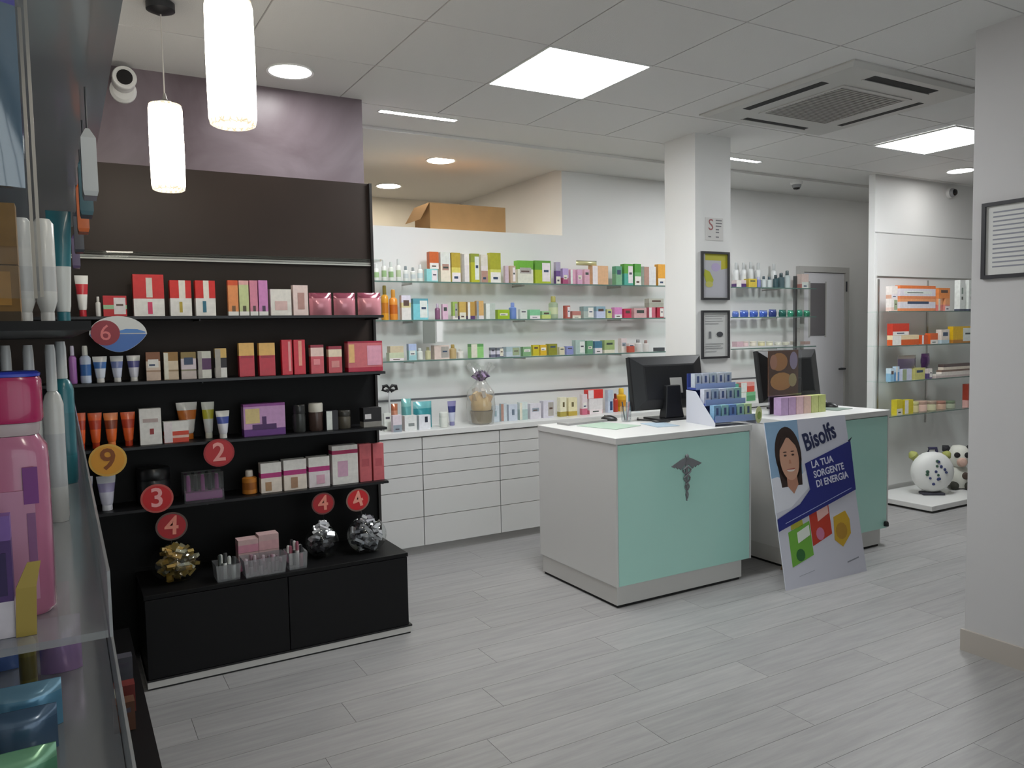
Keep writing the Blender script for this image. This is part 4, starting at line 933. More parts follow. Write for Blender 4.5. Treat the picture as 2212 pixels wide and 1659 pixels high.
  ('bottle', 5.892, 5.071, 1.868, 0.062, 0.062, 0.163, ['#c8d4d4','#5a6a6c'], 'small pale bottle with grey cap', {}),
  ('box', 6.105, 5.04, 1.868, 0.096, 0.06, 0.134, [('#c08078', 0.3), ('#dcc8c0', 0.7)], 'pink and white carton', {}),
 ]),
 'R2': ('on middle shelf past column', [
  ('pouch', 5.225, 5.04, 1.598, 0.068, 0.06, 0.059, ['#5a78c8','#7a92d8'], 'blue soft pack', {}),
  ('pouch', 5.333, 5.04, 1.598, 0.097, 0.06, 0.067, ['#4a6ac8','#7a92d8'], 'blue soft pack', {}),
  ('pouch', 5.455, 5.04, 1.598, 0.098, 0.06, 0.066, ['#4a6ac8','#7a92d8'], 'blue soft pack', {}),
  ('pouch', 5.577, 5.04, 1.598, 0.094, 0.06, 0.066, ['#4a6ac8','#7a92d8'], 'blue soft pack', {}),
  ('pouch', 5.698, 5.04, 1.598, 0.095, 0.06, 0.074, ['#3a4a8c','#5a6ab0'], 'navy soft pack', {}),
  ('pouch', 5.83, 5.04, 1.598, 0.091, 0.06, 0.07, ['#2f6a60','#3f8074'], 'dark teal soft pack', {}),
  ('pouch', 5.946, 5.04, 1.598, 0.086, 0.06, 0.066, ['#3f9a7a','#5ab090'], 'green soft pack', {}),
  ('pouch', 6.057, 5.04, 1.598, 0.081, 0.06, 0.07, ['#3f9a80','#5ab090'], 'green soft pack', {}),
  ('pouch', 6.163, 5.04, 1.598, 0.075, 0.06, 0.065, ['#3a8a6a','#5ab090'], 'green soft pack', {}),
 ]),
 'R3': ('on lower shelf past column', [
  ('box', 5.253, 5.04, 1.338, 0.082, 0.06, 0.047, [('#d8b8c0', 1)], 'low pink carton', {}),
  ('jar', 5.346, 5.075, 1.338, 0.07, 0.07, 0.048, ['#e4c8c8','#ecdcd4'], 'small pink jar', {}),
  ('jar', 5.449, 5.072, 1.338, 0.065, 0.065, 0.046, ['#e8e0d0','#f0ead8'], 'small cream jar', {}),
  ('jar', 5.556, 5.073, 1.338, 0.066, 0.066, 0.043, ['#e4dcb0','#ece8c8'], 'small yellow jar', {}),
  ('jar', 5.664, 5.073, 1.338, 0.067, 0.067, 0.041, ['#e8e4c8','#f0eedc'], 'small ivory jar', {}),
  ('jar', 5.775, 5.074, 1.338, 0.068, 0.068, 0.034, ['#dcdccc','#e6e6da'], 'small grey white jar', {}),
  ('jar', 5.88, 5.074, 1.338, 0.069, 0.069, 0.032, ['#dad8c4','#e2e0d0'], 'small stone jar', {}),
  ('jar', 5.988, 5.075, 1.338, 0.07, 0.07, 0.034, ['#d8d0c4','#e0d8cc'], 'small sand jar', {}),
  ('box', 6.143, 5.04, 1.338, 0.07, 0.058, 0.03, [('#b09890', 1)], 'low taupe carton', {}),
 ]),
 'F1': ("on far right unit's top shelf", [
  ('box', 6.038, 4.08, 1.7264, 0.085, 0.05, 0.103, [('#d8a890', 0.3), ('#ece4de', 0.7)], 'white carton stacked at left end', {}),
  ('box', 6.039, 4.08, 1.622, 0.085, 0.05, 0.104, [('#e6c8bc', 0.3), ('#ece4de', 0.7)], 'white carton with pink foot', {}),
  ('box', 6.364, 4.08, 1.7243, 0.498, 0.05, 0.113, [('#e08a5a', 0.22), ('#dcd8e0', 0.55), ('#e07a42', 0.23)], 'upper long orange striped carton', {}),
  ('box', 6.365, 4.08, 1.622, 0.498, 0.05, 0.102, [('#e08a5a', 0.22), ('#dcd8e0', 0.55), ('#e8a070', 0.23)], 'lower long orange striped carton', {}),
  ('box', 6.686, 4.08, 1.622, 0.062, 0.041, 0.107, [('#d87a70', 0.5), ('#e6a070', 0.5)], 'small coral carton', {}),
  ('box', 6.742, 4.08, 1.7305, 0.168, 0.05, 0.092, [('#e08a4a', 1)], 'orange carton stacked on coral cartons', {}),
  ('box', 6.791, 4.08, 1.622, 0.073, 0.048, 0.108, [('#d88a80', 0.5), ('#e6a070', 0.5)], 'small coral carton', {}),
  ('box', 7.018, 4.08, 1.622, 0.081, 0.05, 0.274, [('#3a4256', 0.06), ('#e4e8e4', 0.94)], 'tall white carton with grey print', {'m': [('#5a6058', 0.3, 0.6, 0.36, 0.46), ('#8a9a90', 0.3, 0.6, 0.55, 0.75)]}),
  ('box', 7.166, 4.08, 1.622, 0.105, 0.05, 0.277, [('#3a4256', 0.06), ('#e4e8e4', 0.94)], 'tall white carton with grey print', {'m': [('#5a6058', 0.3, 0.6, 0.36, 0.46), ('#8a9a90', 0.3, 0.6, 0.55, 0.75)]}),
 ]),
 'F2': ("on far right unit's second shelf", [
  ('box', 6.131, 4.08, 1.4197, 0.228, 0.05, 0.098, [('#c83a26', 1)], 'red carton stacked on orange carton', {}),
  ('box', 6.2, 4.08, 1.335, 0.365, 0.05, 0.084, [('#d05a26', 0.55), ('#e6d0a8', 0.45)], 'long orange and cream carton', {}),
  ('box', 6.467, 4.08, 1.335, 0.082, 0.05, 0.079, [('#d0582a', 1)], 'orange carton', {}),
  ('box', 6.601, 4.08, 1.335, 0.111, 0.05, 0.093, [('#d8622e', 1)], 'bright orange carton', {}),
  ('box', 6.768, 4.08, 1.335, 0.121, 0.05, 0.123, [('#b8ccd4', 0.25), ('#e0d4c8', 0.75)], 'cream and pale blue carton', {}),
  ('box', 7.053, 4.08, 1.335, 0.342, 0.05, 0.148, [('#b87a2a', 0.2), ('#e0b41e', 0.8)], 'large yellow carton', {}),
 ]),
 'F3': ("on far right unit's third shelf", [
  ('box', 6.024, 4.08, 1.035, 0.052, 0.043, 0.108, [('#8ab8d4', 0.6), ('#c8dce6', 0.4)], 'light blue carton', {}),
  ('box', 6.094, 4.08, 1.035, 0.049, 0.031, 0.121, [('#5a90c0', 0.6), ('#b8d0e0', 0.4)], 'blue carton', {}),
  ('box', 6.226, 4.08, 1.035, 0.131, 0.05, 0.096, [('#c8cce0', 1)], 'pale lavender carton', {}),
  ('pouch', 6.263, 4.08, 1.1329, 0.25, 0.06, 0.112, ['#6a5f72','#8a8078'], 'grey violet bag on the cartons', {}),
  ('box', 6.402, 4.08, 1.035, 0.148, 0.05, 0.097, [('#c8c47a', 1)], 'pale olive carton', {}),
  ('pouch', 6.525, 4.08, 1.1329, 0.112, 0.06, 0.12, ['#4a2e58','#5a3a62'], 'dark purple bag', {}),
  ('box', 6.547, 4.08, 1.035, 0.072, 0.047, 0.088, [('#5a4a7a', 0.5), ('#e0d4d0', 0.5)], 'white and violet carton', {}),
  ('box', 6.925, 4.08, 1.035, 0.579, 0.05, 0.03, [('#c8b8b4', 0.5), ('#e4dcd4', 0.5)], 'long flat cream carton', {}),
  ('box', 6.966, 4.08, 1.0655, 0.495, 0.05, 0.034, [('#e0d8d0', 0.5), ('#7a6458', 0.5)], 'middle flat brown carton', {}),
  ('box', 6.979, 4.08, 1.0998, 0.467, 0.05, 0.049, [('#dcd0c0', 0.5), ('#5a4a48', 0.5)], 'upper flat dark carton', {}),
 ]),
 'F4': ("on far right unit's lowest shelf", [
  ('box', 6.128, 4.08, 0.745, 0.083, 0.05, 0.128, [('#d0c02a', 1)], 'bright yellow carton', {}),
  ('box', 6.258, 4.08, 0.745, 0.119, 0.05, 0.12, [('#d0c02a', 1)], 'bright yellow carton', {}),
  ('jar', 6.384, 4.126, 0.745, 0.092, 0.092, 0.096, ['#d8cc98','#c8c48a'], 'cream jar', {}),
  ('jar', 6.503, 4.134, 0.745, 0.107, 0.107, 0.096, ['#d8b8a8','#c0a090'], 'pink jar', {}),
  ('jar', 6.639, 4.135, 0.745, 0.109, 0.109, 0.087, ['#c8c4a0','#b09a88'], 'olive jar', {}),
  ('jar', 6.781, 4.139, 0.745, 0.119, 0.119, 0.078, ['#c8a890','#b08070'], 'brown pink jar', {}),
  ('jar', 6.925, 4.137, 0.745, 0.114, 0.114, 0.07, ['#a8b098','#7a8a70'], 'grey green jar', {}),
  ('box', 7.175, 4.08, 0.745, 0.093, 0.05, 0.21, [('#d8a8a0', 0.3), ('#a8402f', 0.7)], 'tall brick red carton', {}),
 ]),
 'BC': ('on white back counter', [
  ('box', 1.892, 5.0, 0.85, 0.051, 0.031, 0.122, [('#dfe4dc', 1)], 'low white carton', {}),
  ('box', 1.93, 4.92, 0.85, 0.065, 0.035, 0.113, [('#dcd0d8', 1)], 'low pinkish white carton', {}),
  ('pouch', 1.951, 5.0, 0.85, 0.049, 0.047, 0.182, ['#d8967a','#b87050'], 'orange sachet', {}),
  ('box', 2.026, 4.92, 0.85, 0.089, 0.047, 0.104, [('#e2e4e2', 1)], 'white carton with grey print', {'m': [('#8a9090', 0.3, 0.8, 0.3, 0.5)]}),
  ('pouch', 2.04, 5.0, 0.85, 0.075, 0.057, 0.211, ['#6ab0b0','#8ac8c4'], 'teal blister pack', {}),
  ('box', 2.13, 4.92, 0.85, 0.087, 0.046, 0.1, [('#e2e4ea', 1)], 'white carton with dark dot', {'m': [('#2a3040', 0.5, 0.75, 0.5, 0.9)]}),
  ('pouch', 2.161, 5.0, 0.85, 0.139, 0.06, 0.185, ['#3f9aa4','#7ac0c4'], 'large teal blister pack', {}),
  ('jar', 2.295, 4.972, 0.85, 0.064, 0.064, 0.106, ['#dfe2da','#dfe2da'], 'round white tub', {}),
  ('tube', 2.387, 5.028, 0.85, 0.069, 0.055, 0.175, ['#c8cce0','#3a3f78','#8a86b0'], 'navy and white tube', {}),
  ('box', 2.73, 5.0, 0.85, 0.059, 0.04, 0.12, [('#c8d2da', 1)], 'pale blue white carton', {'m': [('#8aa0a8', 0.3, 0.6, 0.35, 0.7)]}),
  ('box', 2.798, 5.0, 0.85, 0.05, 0.028, 0.132, [('#c0ccd2', 1)], 'slim pale blue carton', {}),
  ('box', 2.876, 5.0, 0.85, 0.076, 0.042, 0.121, [('#c4ccd8', 1)], 'pale grey blue carton', {'m': [('#6a7888', 0.35, 0.65, 0.35, 0.7)]}),
  ('box', 2.967, 5.0, 0.85, 0.07, 0.038, 0.132, [('#a8c0bc', 0.6), ('#cfdad8', 0.4)], 'pale teal carton', {}),
  ('box', 3.072, 5.0, 0.85, 0.097, 0.053, 0.116, [('#d2cfd6', 1)], 'lilac white carton', {}),
  ('box', 3.189, 5.0, 0.85, 0.098, 0.054, 0.13, [('#d0ced8', 1)], 'pale lilac carton', {}),
  ('box', 3.323, 5.0, 0.85, 0.06, 0.045, 0.147, [('#a89a4a', 0.25), ('#e0dcc0', 0.75)], 'cream carton with ochre foot', {'m': [('#6a6040', 0.4, 0.7, 0.5, 0.75)]}),
  ('box', 3.412, 5.0, 0.85, 0.082, 0.045, 0.141, [('#b8a042', 0.25), ('#e0d8b0', 0.75)], 'cream carton with gold foot', {'m': [('#6a6040', 0.35, 0.6, 0.5, 0.75)]}),
  ('box', 3.525, 5.0, 0.85, 0.049, 0.037, 0.161, [('#c86a82', 0.3), ('#dcd0d4', 0.7)], 'pink and white carton', {}),
  ('box', 3.63, 5.0, 0.972, 0.144, 0.06, 0.069, [('#d83a36', 1)], 'bright red carton on white carton', {}),
  ('box', 3.632, 5.0, 0.85, 0.131, 0.06, 0.121, [('#d8788c', 0.25), ('#dcd8d8', 0.75)], 'white carton with pink foot', {}),
  ('box', 3.777, 5.0, 0.85, 0.052, 0.041, 0.18, [('#c8d4e4', 0.5), ('#b8c8d8', 0.5)], 'pale blue carton', {'m': [('#27406a', 0.35, 0.85, 0.1, 0.5)]}),
  ('bottle', 3.84, 5.023, 0.85, 0.046, 0.046, 0.148, ['#b83a26','#7a2a20'], 'small red bottle', {}),
  ('bottle', 3.915, 5.042, 0.85, 0.085, 0.085, 0.187, ['#e2b02a','#e8c040','#c88a1e'], 'yellow bottle', {}),
  ('box', 4.025, 5.0, 0.85, 0.076, 0.043, 0.253, [('#4a86a8', 1)], 'blue carton behind the monitor', {}),
  ('box', 5.159, 5.0, 0.85, 0.071, 0.059, 0.161, [('#5aa890', 1)], 'teal green carton', {}),
  ('box', 5.308, 5.0, 0.9324, 0.167, 0.06, 0.087, [('#d05848', 0.6), ('#e8a098', 0.4)], 'red carton over green carton', {}),
  ('box', 5.309, 5.0, 0.85, 0.19, 0.06, 0.082, [('#5a9a6a', 0.6), ('#7ab88a', 0.4)], 'green carton under red carton', {}),
 ]),
}
# ================================================================== products
pr_rng = random.Random(5)
def make_box(x, y, z, w, d, h, cols, q):
    bands = [c if isinstance(c, tuple) else (c, 1.0/len(cols)) for c in cols]
    m = MB(); zz = 0; mats = []; n = len(bands)
    tot = sum(f for _, f in bands)
    rings = [[(-w/2, 0, 0), (w/2, 0, 0), (w/2, d, 0), (-w/2, d, 0)]]
    for c, f in bands:
        zz += h*f/tot
        rings.append([(-w/2, 0, zz), (w/2, 0, zz), (w/2, d, zz), (-w/2, d, zz)])
        mats.append(card(c, q.get('g', 0)))
    m.rings(rings, list(range(n)))
    o = m.build('carton', mats)
    ms = list(q.get('m', []))
    if not ms and w > .035 and h > .05:       # printed front label with a darker line of text
        g = pr_rng; c0 = srgb(bands[0][0]); lum = sum(c0)/3
        pale = ('#e6e3dc', '#dfe4de', '#e8dfe0', '#ddd9c8')[g.randrange(4)] if lum < .55 else ('#a9a49c', '#8f9aa4', '#b08a7c', '#9aa886')[g.randrange(4)]
        dark = ('#4a4652', '#3f4a44', '#5a443c', '#394a66')[g.randrange(4)]
        v = g.uniform(.30, .5); u = g.uniform(.1, .2); sty = g.randrange(5)
        if sty == 0: ms = [(pale, u, 1-u, v, v+g.uniform(.18, .3)), (dark, u+.08, g.uniform(.6, .8), v+.06, v+.12)]
        elif sty == 1: ms = [(pale, .0, g.uniform(.3, .5), .02, .98)]
        elif sty == 2: ms = [(pale, .02, .98, .0, g.uniform(.25, .45)), (dark, .25, .7, .12, .2)]
        elif sty == 3: ms = [(dark, .2, .8, g.uniform(.5, .7), .8)]
        else: ms = [(pale, .45, .95, .1, .9), (dark, .55, .85, .5, .6)]
    for i, (c, u0, u1, v0, v1) in enumerate(ms):
        e = .0008+.0004*i
        MB().box(-w/2+w*u0, -w/2+w*u1, -e, -.0001, h*v0, h*v1).build('printed_panel', card(c, q.get('g', 0)), o)
    return o, 'carton'
def make_tube(w, d, h, cols):
    n = 16; r = w*.30; ch = h*.16; rs = []; mis = []
    cs = [math.cos(2*math.pi*i/n) for i in range(n)]; sn = [math.sin(2*math.pi*i/n) for i in range(n)]
    prof = [(0, r*.92, r*.92), (.06, r*1.05, r*1.05), (.45, w*.40, r*.9), (.75, w*.46, r*.5), (.90, w*.49, r*.15), (1.0, w*.5, .0012)]
    for f, a, b_ in prof:
        rs.append([(a*cs[i], b_*sn[i], ch+(h-ch)*f) for i in range(n)])
    mis = [0, 0, 1, 2, 2]
    o = MB().rings(rs, mis).build('tube', [plastic(cols[0]), plastic(cols[1]), plastic(cols[2])], smooth=True)
    MB().lathe([(r*.88, 0), (r*.92, ch*.1), (r*.9, ch*.98)], n=16).build('cap', plastic(cols[2] if cols[2] != cols[0] else cols[1]), o, smooth=True)
    return o, 'tube'
def make_bottle(w, d, h, cols):
    r = w/2; b = h*.74
    cols = list(cols)+[cols[0]]*(3-len(cols))
    o = MB().lathe([(r*.9, 0), (r, h*.03), (r, h*.2), (r, h*.5), (r, b*.9), (r*.75, b*.97), (r*.45, b)], n=14, mis=[0, 0, 1, 0, 0, 0]).build('bottle', [plastic(cols[0]), plastic(cols[2])], smooth=True)
    MB().lathe([(r*.5, b), (r*.52, b+.002), (r*.5, h*.96), (r*.42, h)], n=14).build('cap', plastic(cols[1]), o, smooth=True)
    return o, 'bottle'
def make_jar(w, d, h, cols):
    r = w/2
    o = MB().lathe([(r*.9, 0), (r, h*.05), (r, h*.6), (r*.93, h*.68)], n=18).build('jar', plastic(cols[0]), smooth=True)
    MB().lathe([(r*.98, h*.681), (r, h*.70), (r, h*.95), (r*.92, h)], n=18).build('lid', plastic(cols[1]), o, smooth=True)
    return o, 'jar'
def make_pouch(w, d, h, cols):
    nx, nz = 8, 8; V = []; Fc = []; mi = []
    for side in (-1, 1):
        for k in range(nz+1):
            for i in range(nx+1):
                u, v = i/nx*2-1, k/nz
                bul = max(0, (1-u*u))**.6*max(0, math.sin(math.pi*min(1, v*.93+.07 if v < .5 else v)))**.55
                if v < .05: bul = max(bul, .55*(1-u*u)**.5)
                V.append((w/2*u*(1-.05*bul), d/2+side*(d/2*bul+.0008), h*v))
    S = (nx+1)*(nz+1)
    for side in (0, 1):
        for k in range(nz):
            for i in range(nx):
                a = side*S+k*(nx+1)+i
                f = (a, a+1, a+nx+2, a+nx+1)
                Fc.append(f if side == 0 else f[::-1]); mi.append(1 if k >= nz-2 else 0)
    B = [i for i in range(nx+1)]+[k*(nx+1)+nx for k in range(1, nz+1)]+[nz*(nx+1)+i for i in range(nx-1, -1, -1)]+[k*(nx+1) for k in range(nz-1, 0, -1)]
    for a, b_ in zip(B, B[1:]+B[:1]): Fc.append((a, b_, b_+S, a+S)[::-1]); mi.append(0)
    m = MB(); m.v = V; m.f = Fc; m.m = mi
    o = m.build('pouch', [mat(cols[0], rough=.2, metal=.25, coat=.4), mat(cols[1], rough=.2, metal=.25, coat=.4)], smooth=True)
    return o, 'pouch'
def make_acry(w, d, h, cols):
    o = MB().box(-w/2, w/2, 0, .002, 0, h).box(-w/2, w/2, d-.002, d, 0, h).box(-w/2, -w/2+.002, .002, d-.002, 0, h).box(w/2-.002, w/2, .002, d-.002, 0, h).box(-w/2+.002, w/2-.002, .002, d-.002, 0, .002).build('clear_case', clear_acr)
    MB().box(-w*.46, w*.46, .006, d-.006, .0025, h*.30).build('inner_tray', plastic(cols[0]), o)
    for i in range(5):
        MB().lathe([(.010, h*.31), (.010, h*.75), (.007, h*.9)], n=8).build('cosmetic_stick', plastic(cols[i % 2]), o, (-w*.36+i*w*.18, d*.5, 0), smooth=True)
    return o, 'case'
NAMES = {'box': 'carton', 'tube': 'cosmetic_tube', 'bottle': 'bottle', 'jar': 'jar', 'pouch': 'soft_pack', 'acry': 'clear_case'}
rr = random.Random(11)
for rk, (place, items) in ROWS.items():
    for i, (kind, x, y, z, w, d, h, cols, desc, q) in enumerate(items):
        w2 = w-.002
        if kind == 'box': o, cat = make_box(x, y, z, w2, d, h, cols, q)
        elif kind == 'tube': o, cat = make_tube(w2, d, h, cols)
        elif kind == 'bottle': o, cat = make_bottle(w2, d, h, cols)
        elif kind == 'jar': o, cat = make_jar(w2, d, h, cols)
        elif kind == 'pouch': o, cat = make_pouch(w2, d, h, cols)
        else: o, cat = make_acry(w2, d, h, cols)
        o.name = NAMES[kind]
        o.location = (x, y, z+.0004)
        tag(o, '%s, %s from left %s' % (desc, ORD[i], place), cat, 'goods '+place)

# ================================================================== round price tags on the dark unit
def price_tag(x, z, r, digit, fc, rc, tc, label, y=3.775, rx=None, tilt=0.0, stem=None):
    t = thing('price_tag', label, 'price tag', (x, y, z), 0, 'round price tags'); t.rotation_euler = (0, tilt, 0)
    MB().prism(ell(0, 0, r, r*.95, 28), 0, .002).build('rim', mat(rc, rough=.35), t)
    MB().prism(ell(0, 0, r*.88, r*.83, 28), -.0006, -.0001).build('face', mat(fc, rough=.35), t)
    text(digit, r*1.75, mat(tc, rough=.4), t, (0, -.0012, 0), name='digit', ext=.0004, bold=.002)
    if stem:
        MB().tube([(0, .003, -r*.8), (0, .003, -r-stem)], .0022, n=6).build('stem', clear_acr, t)
    else:
        MB().box(-.008, .008, .0021, .026, r*.5, r*.62).build('clip', clear_acr, t)
    return t
tg = thing('price_tag', 'oval blue and white tag with red disc reading 6 under the top shelf', 'price tag', (.213, 3.775, 1.528))
def egg(f=1.0, n=36):
    out = []
    for i in range(n):
        a = 2*math.pi*i/n
        x, z = .112*f*math.cos(a), .078*f*math.sin(a)
        if z < 0: x *= 1-.35*(-z/.078)
        out.append((x, z))
    return out
MB().prism(egg(), 0, .002).build('card', mat('#d6d8d6', rough=.35), tg)
E_ = egg(.99)
MB().prism([p for p in E_ if p[1] <= .008], -.0006, -.0001).build('sea_print', mat('#3f6cb4', rough=.35), tg)
MB().prism([(-.02, .008), (.03, .022), (.075, .02), (.106, .009), (.106, .004), (-.02, .004)], -.0012, -.0007).build('wave_print', mat('#4f84c8', rough=.35), tg)
MB().prism(ell(-.050, .006, .056, .054, 26), -.0018, -.0013).build('disc', mat('#8e1f30', rough=.35), tg)
text('6', .095, mat('#e07a7a', rough=.4), tg, (-.050, -.0024, .004), name='digit', ext=.0004)
MB().box(-.01, .01, .0021, .024, .064, .07).build('clip', clear_acr, tg)
price_tag(.147, .985, .074, '9', '#dd9a2c', '#d8a848', '#8a4a16', 'round orange price tag reading 9 below the sun cream tubes')
price_tag(.603, .975, .068, '2', '#b8242a', '#a02026', '#e8a09a', 'round red price tag reading 2 below the white tubes')
price_tag(.333, .795, .068, '3', '#c2181e', '#b8504a', '#f0a8a8', 'round red price tag reading 3 before the large black jar')
price_tag(.390, .656, .068, '4', '#a81e26', '#5f4a44', '#e8907e', 'round red price tag reading 4 above bowl of golden sachets', stem=.10, y=3.80, tilt=.06)
price_tag(1.086, .672, .058, '4', '#a81e26', '#6a3a38', '#e8907e', 'round red price tag reading 4 above the smaller black and white bowl', stem=.10, y=3.80)
price_tag(1.265, .668, .062, '4', '#c81e26', '#8a6a60', '#f0a08e', 'round red price tag reading 4 above the silver ball bowl, tilted', stem=.11, y=3.80, tilt=-.25)

# ================================================================== bowls and trays on the base cabinet
CT = .4125
def bowl(x, y, r, h, label):
    t = thing('glass_bowl', label, 'bowl', (x, y, CT), 0, 'fish bowls on base cabinet')
    prof = [(.001, .004), (r*.55, .003)]
    for k in range(9):
        a = -1.05+k*(1.95/8); prof.append((r*math.cos(a), h*.5+h*.5*math.sin(a)*1.1))
    prof = [(R, max(.003, z)) for R, z in prof]
    MB().lathe(prof, n=28, cap=False).build('glass_wall', bowl_glass, t, smooth=True)
    R, z = prof[-1]
    MB().rings([[((R+.003*math.cos(p))*math.cos(a*math.pi/14), (R+.003*math.cos(p))*math.sin(a*math.pi/14), z+.003*math.sin(p)) for p in [k*math.pi/3 for k in range(6)]] for a in range(29)], cap=False).build('rim', bowl_glass, t, smooth=True)
    return t
def heap(name, x, y, r, z0, z1, n, size, cols, desc, cat, group, seed, flat=.35):
    g = random.Random(seed); k = 0
    meshes = [MB().box(-size/2, size/2, -size*.32, size*.32, -size*flat/2, size*flat/2).mesh(name, mat(c, rough=.25, metal=.2, coat=.3)) for c in cols]
    words = ORD
    for i in range(n):
        f = (i+.5)/n; zz = z0+(z1-z0)*f
        rmax = max(.006, r*math.sqrt(max(.0, 1-((zz-CT-.078)/.088)**2))-size*.62) if zz < CT+.125 else max(.012, r*.58-(zz-CT-.125)*.6)
        a = g.uniform(0, 6.28); rad = rmax*math.sqrt(g.random())
        o = bpy.data.objects.new(name, meshes[i % len(meshes)]); COL.objects.link(o)
        o.location = (x+rad*math.cos(a), y+rad*math.sin(a), zz)
        o.rotation_euler = (g.uniform(-.8, .8), g.uniform(-.8, .8), g.uniform(0, 6.28))
        tag(o, desc, cat, group)
bowl(.402, 3.80, .112, .155, 'glass bowl full of golden sachets on the black cabinet')
heap('gold_sachet', .402, 3.80, .105, CT+.018, CT+.150, 80, .040, ['#a8853e', '#b89a56', '#8a7440', '#a9a58c', '#6f6032'], 'golden sachet in the glass bowl on the black cabinet', 'sachet', 'sachets in the golden bowl', 5)
bowl(1.072, 3.79, .082, .15, 'smaller glass bowl of black and white packs on the cabinet')
heap('foil_pack', 1.072, 3.79, .078, CT+.018, CT+.085, 22, .038, ['#26262a', '#3a3a40', '#1c1c20'], 'dark pack low in the smaller glass bowl', 'pack', 'dark packs in the smaller bowl', 8)
heap('foil_pack', 1.072, 3.79, .078, CT+.09, CT+.165, 26, .038, ['#c9c9cc', '#b8b8bc', '#d6d6d8'], 'white pack at the top of the smaller glass bowl', 'pack', 'white packs in the smaller bowl', 9)
bowl(1.292, 3.76, .100, .165, 'larger round glass bowl of silver packs at cabinet end')
heap('foil_pack', 1.292, 3.76, .095, CT+.018, CT+.178, 80, .038, ['#b9bac0', '#8a8b92', '#4a4b50', '#d4d4d8', '#2c2c30'], 'silver or dark pack in the larger round bowl', 'pack', 'packs in the silver bowl', 10)

def tray(x0, x1, y0, y1, h, label):
    t = thing('clear_tray', label, 'tray', ((x0+x1)/2, (y0+y1)/2, CT), 0, 'clear trays on base cabinet')
    a, b_ = (x1-x0)/2, (y1-y0)/2
    MB().rings([[(sx*a*k, sy*b_*k, z) for sx, sy in ((-1,-1),(1,-1),(1,1),(-1,1))] for k, z in ((.9, 0), (1, h), (.985, h), (.89, .003))]).build('tray_wall', tray_acr, t)
    return t
tray(.545, .652, 3.625, 3.74, .075, 'left clear plastic tray of black sticks on the cabinet')
tray(.662, .856, 3.615, 3.725, .082, 'middle clear plastic tray in front of pink boxes')
tray(.866, .955, 3.63, 3.735, .08, 'right clear plastic tray with pink packs on the cabinet')
g = random.Random(21)
for k, (x0, x1, y0, y1, n, cols, nm, ds) in enumerate(((.56, .64, 3.645, 3.72, 7, ['#2a2c2c', '#3d4442', '#c9ccc8'], 'lip_stick', 'left'), (.68, .84, 3.635, 3.71, 12, ['#8a6a76', '#b0a0a8', '#70626a'], 'lip_stick', 'middle'), (.88, .945, 3.65, 3.72, 7, ['#232326', '#c9c6c4', '#9a5a6a'], 'lip_stick', 'right'))):
    for i in range(n):
        xx, yy = x0+(x1-x0)*((i+.5)/n), g.uniform(y0, y1)
        hh = g.uniform(.06, .085) if k == 1 else g.uniform(.085, .125)
        o = MB().lathe([(.008, 0), (.009, .004), (.009, hh*.6), (.0075, hh*.62), (.0075, hh*.95), (.005, hh)], n=8, mis=[0, 0, 0, 1, 1]).build(nm, [plastic(cols[i % len(cols)]), plastic(cols[(i+1) % len(cols)])], None, (xx, yy, CT+.0045), smooth=True)
        tag(o, 'small cosmetic stick, %s in the %s clear tray' % (ORD[i], ds), 'cosmetic stick', 'sticks in the %s clear tray' % ds)
pb = [('#b0607e', -.047, 0, .085), ('#a85a78', .047, 0, .085), ('#c98a9c', -.047, .0865, .06), ('#cda0a4', .047, .0865, .072)]
for (c, dx, dz, hh), ds in zip(pb, ('lower left', 'lower right', 'upper left', 'upper right')):
    o = MB().box(-.046, .046, -.035, .035, 0, hh*.6, 0).box(-.046, .046, -.035, .035, hh*.601, hh, 1).build('pink_carton', [card(c), card('#c9a9a8')], None, (.756+dx, 3.775, CT+.0006+dz))
    tag(o, '%s pink carton of the stack behind the clear trays' % ds, 'carton', 'pink cartons on the base cabinet')

# ================================================================== back worktop extras
gb = thing('gift_basket', 'gift basket in clear wrap with purple bow on the back worktop', 'gift basket', (2.60, 4.98, .8505)); gb.scale = (.95, .95, .95)
MB().lathe([(.055, 0), (.075, .01), (.088, .10), (.080, .10), (.068, .012)], n=20).build('basket', mat('#8a7a58', rough=.8), gb, smooth=True)
MB().lathe([(.002, .10), (.074, .105), (.080, .15), (.066, .20), (.035, .235), (.002, .245)], n=18).build('tan_contents', mat('#c9a96c', rough=.8), gb, smooth=True)
for i in range(7):
    a = i*.9
    MB().box(-.022, .022, -.012, .012, -.03, .03).build('treat', mat(('#c9a060', '#d8b878', '#d8cfc4')[i % 3], rough=.5), gb, (.062*math.cos(a), .062*math.sin(a), .19+.025*(i % 3)), (.3*(i % 2), .4, a))
vm = mat('#5a4468', rough=.35); vm2 = mat('#a890b4', rough=.35)
for i in range(8):
    a = i*math.pi/4
    pts = [(0, 0, .345), (.035*math.cos(a), .035*math.sin(a), .385+.012*(i % 2)), (.062*math.cos(a), .062*math.sin(a), .36), (.03*math.cos(a), .03*math.sin(a), .34), (0, 0, .342)]
    MB().tube(pts, [.004, .012, .014, .010, .004], n=6).build('bow_loop', vm if i % 2 else vm2, gb, smooth=True)
MB().lathe([(.016, .325), (.02, .34), (.014, .352)], n=12).build('bow_knot', vm, gb, smooth=True)
wr = []
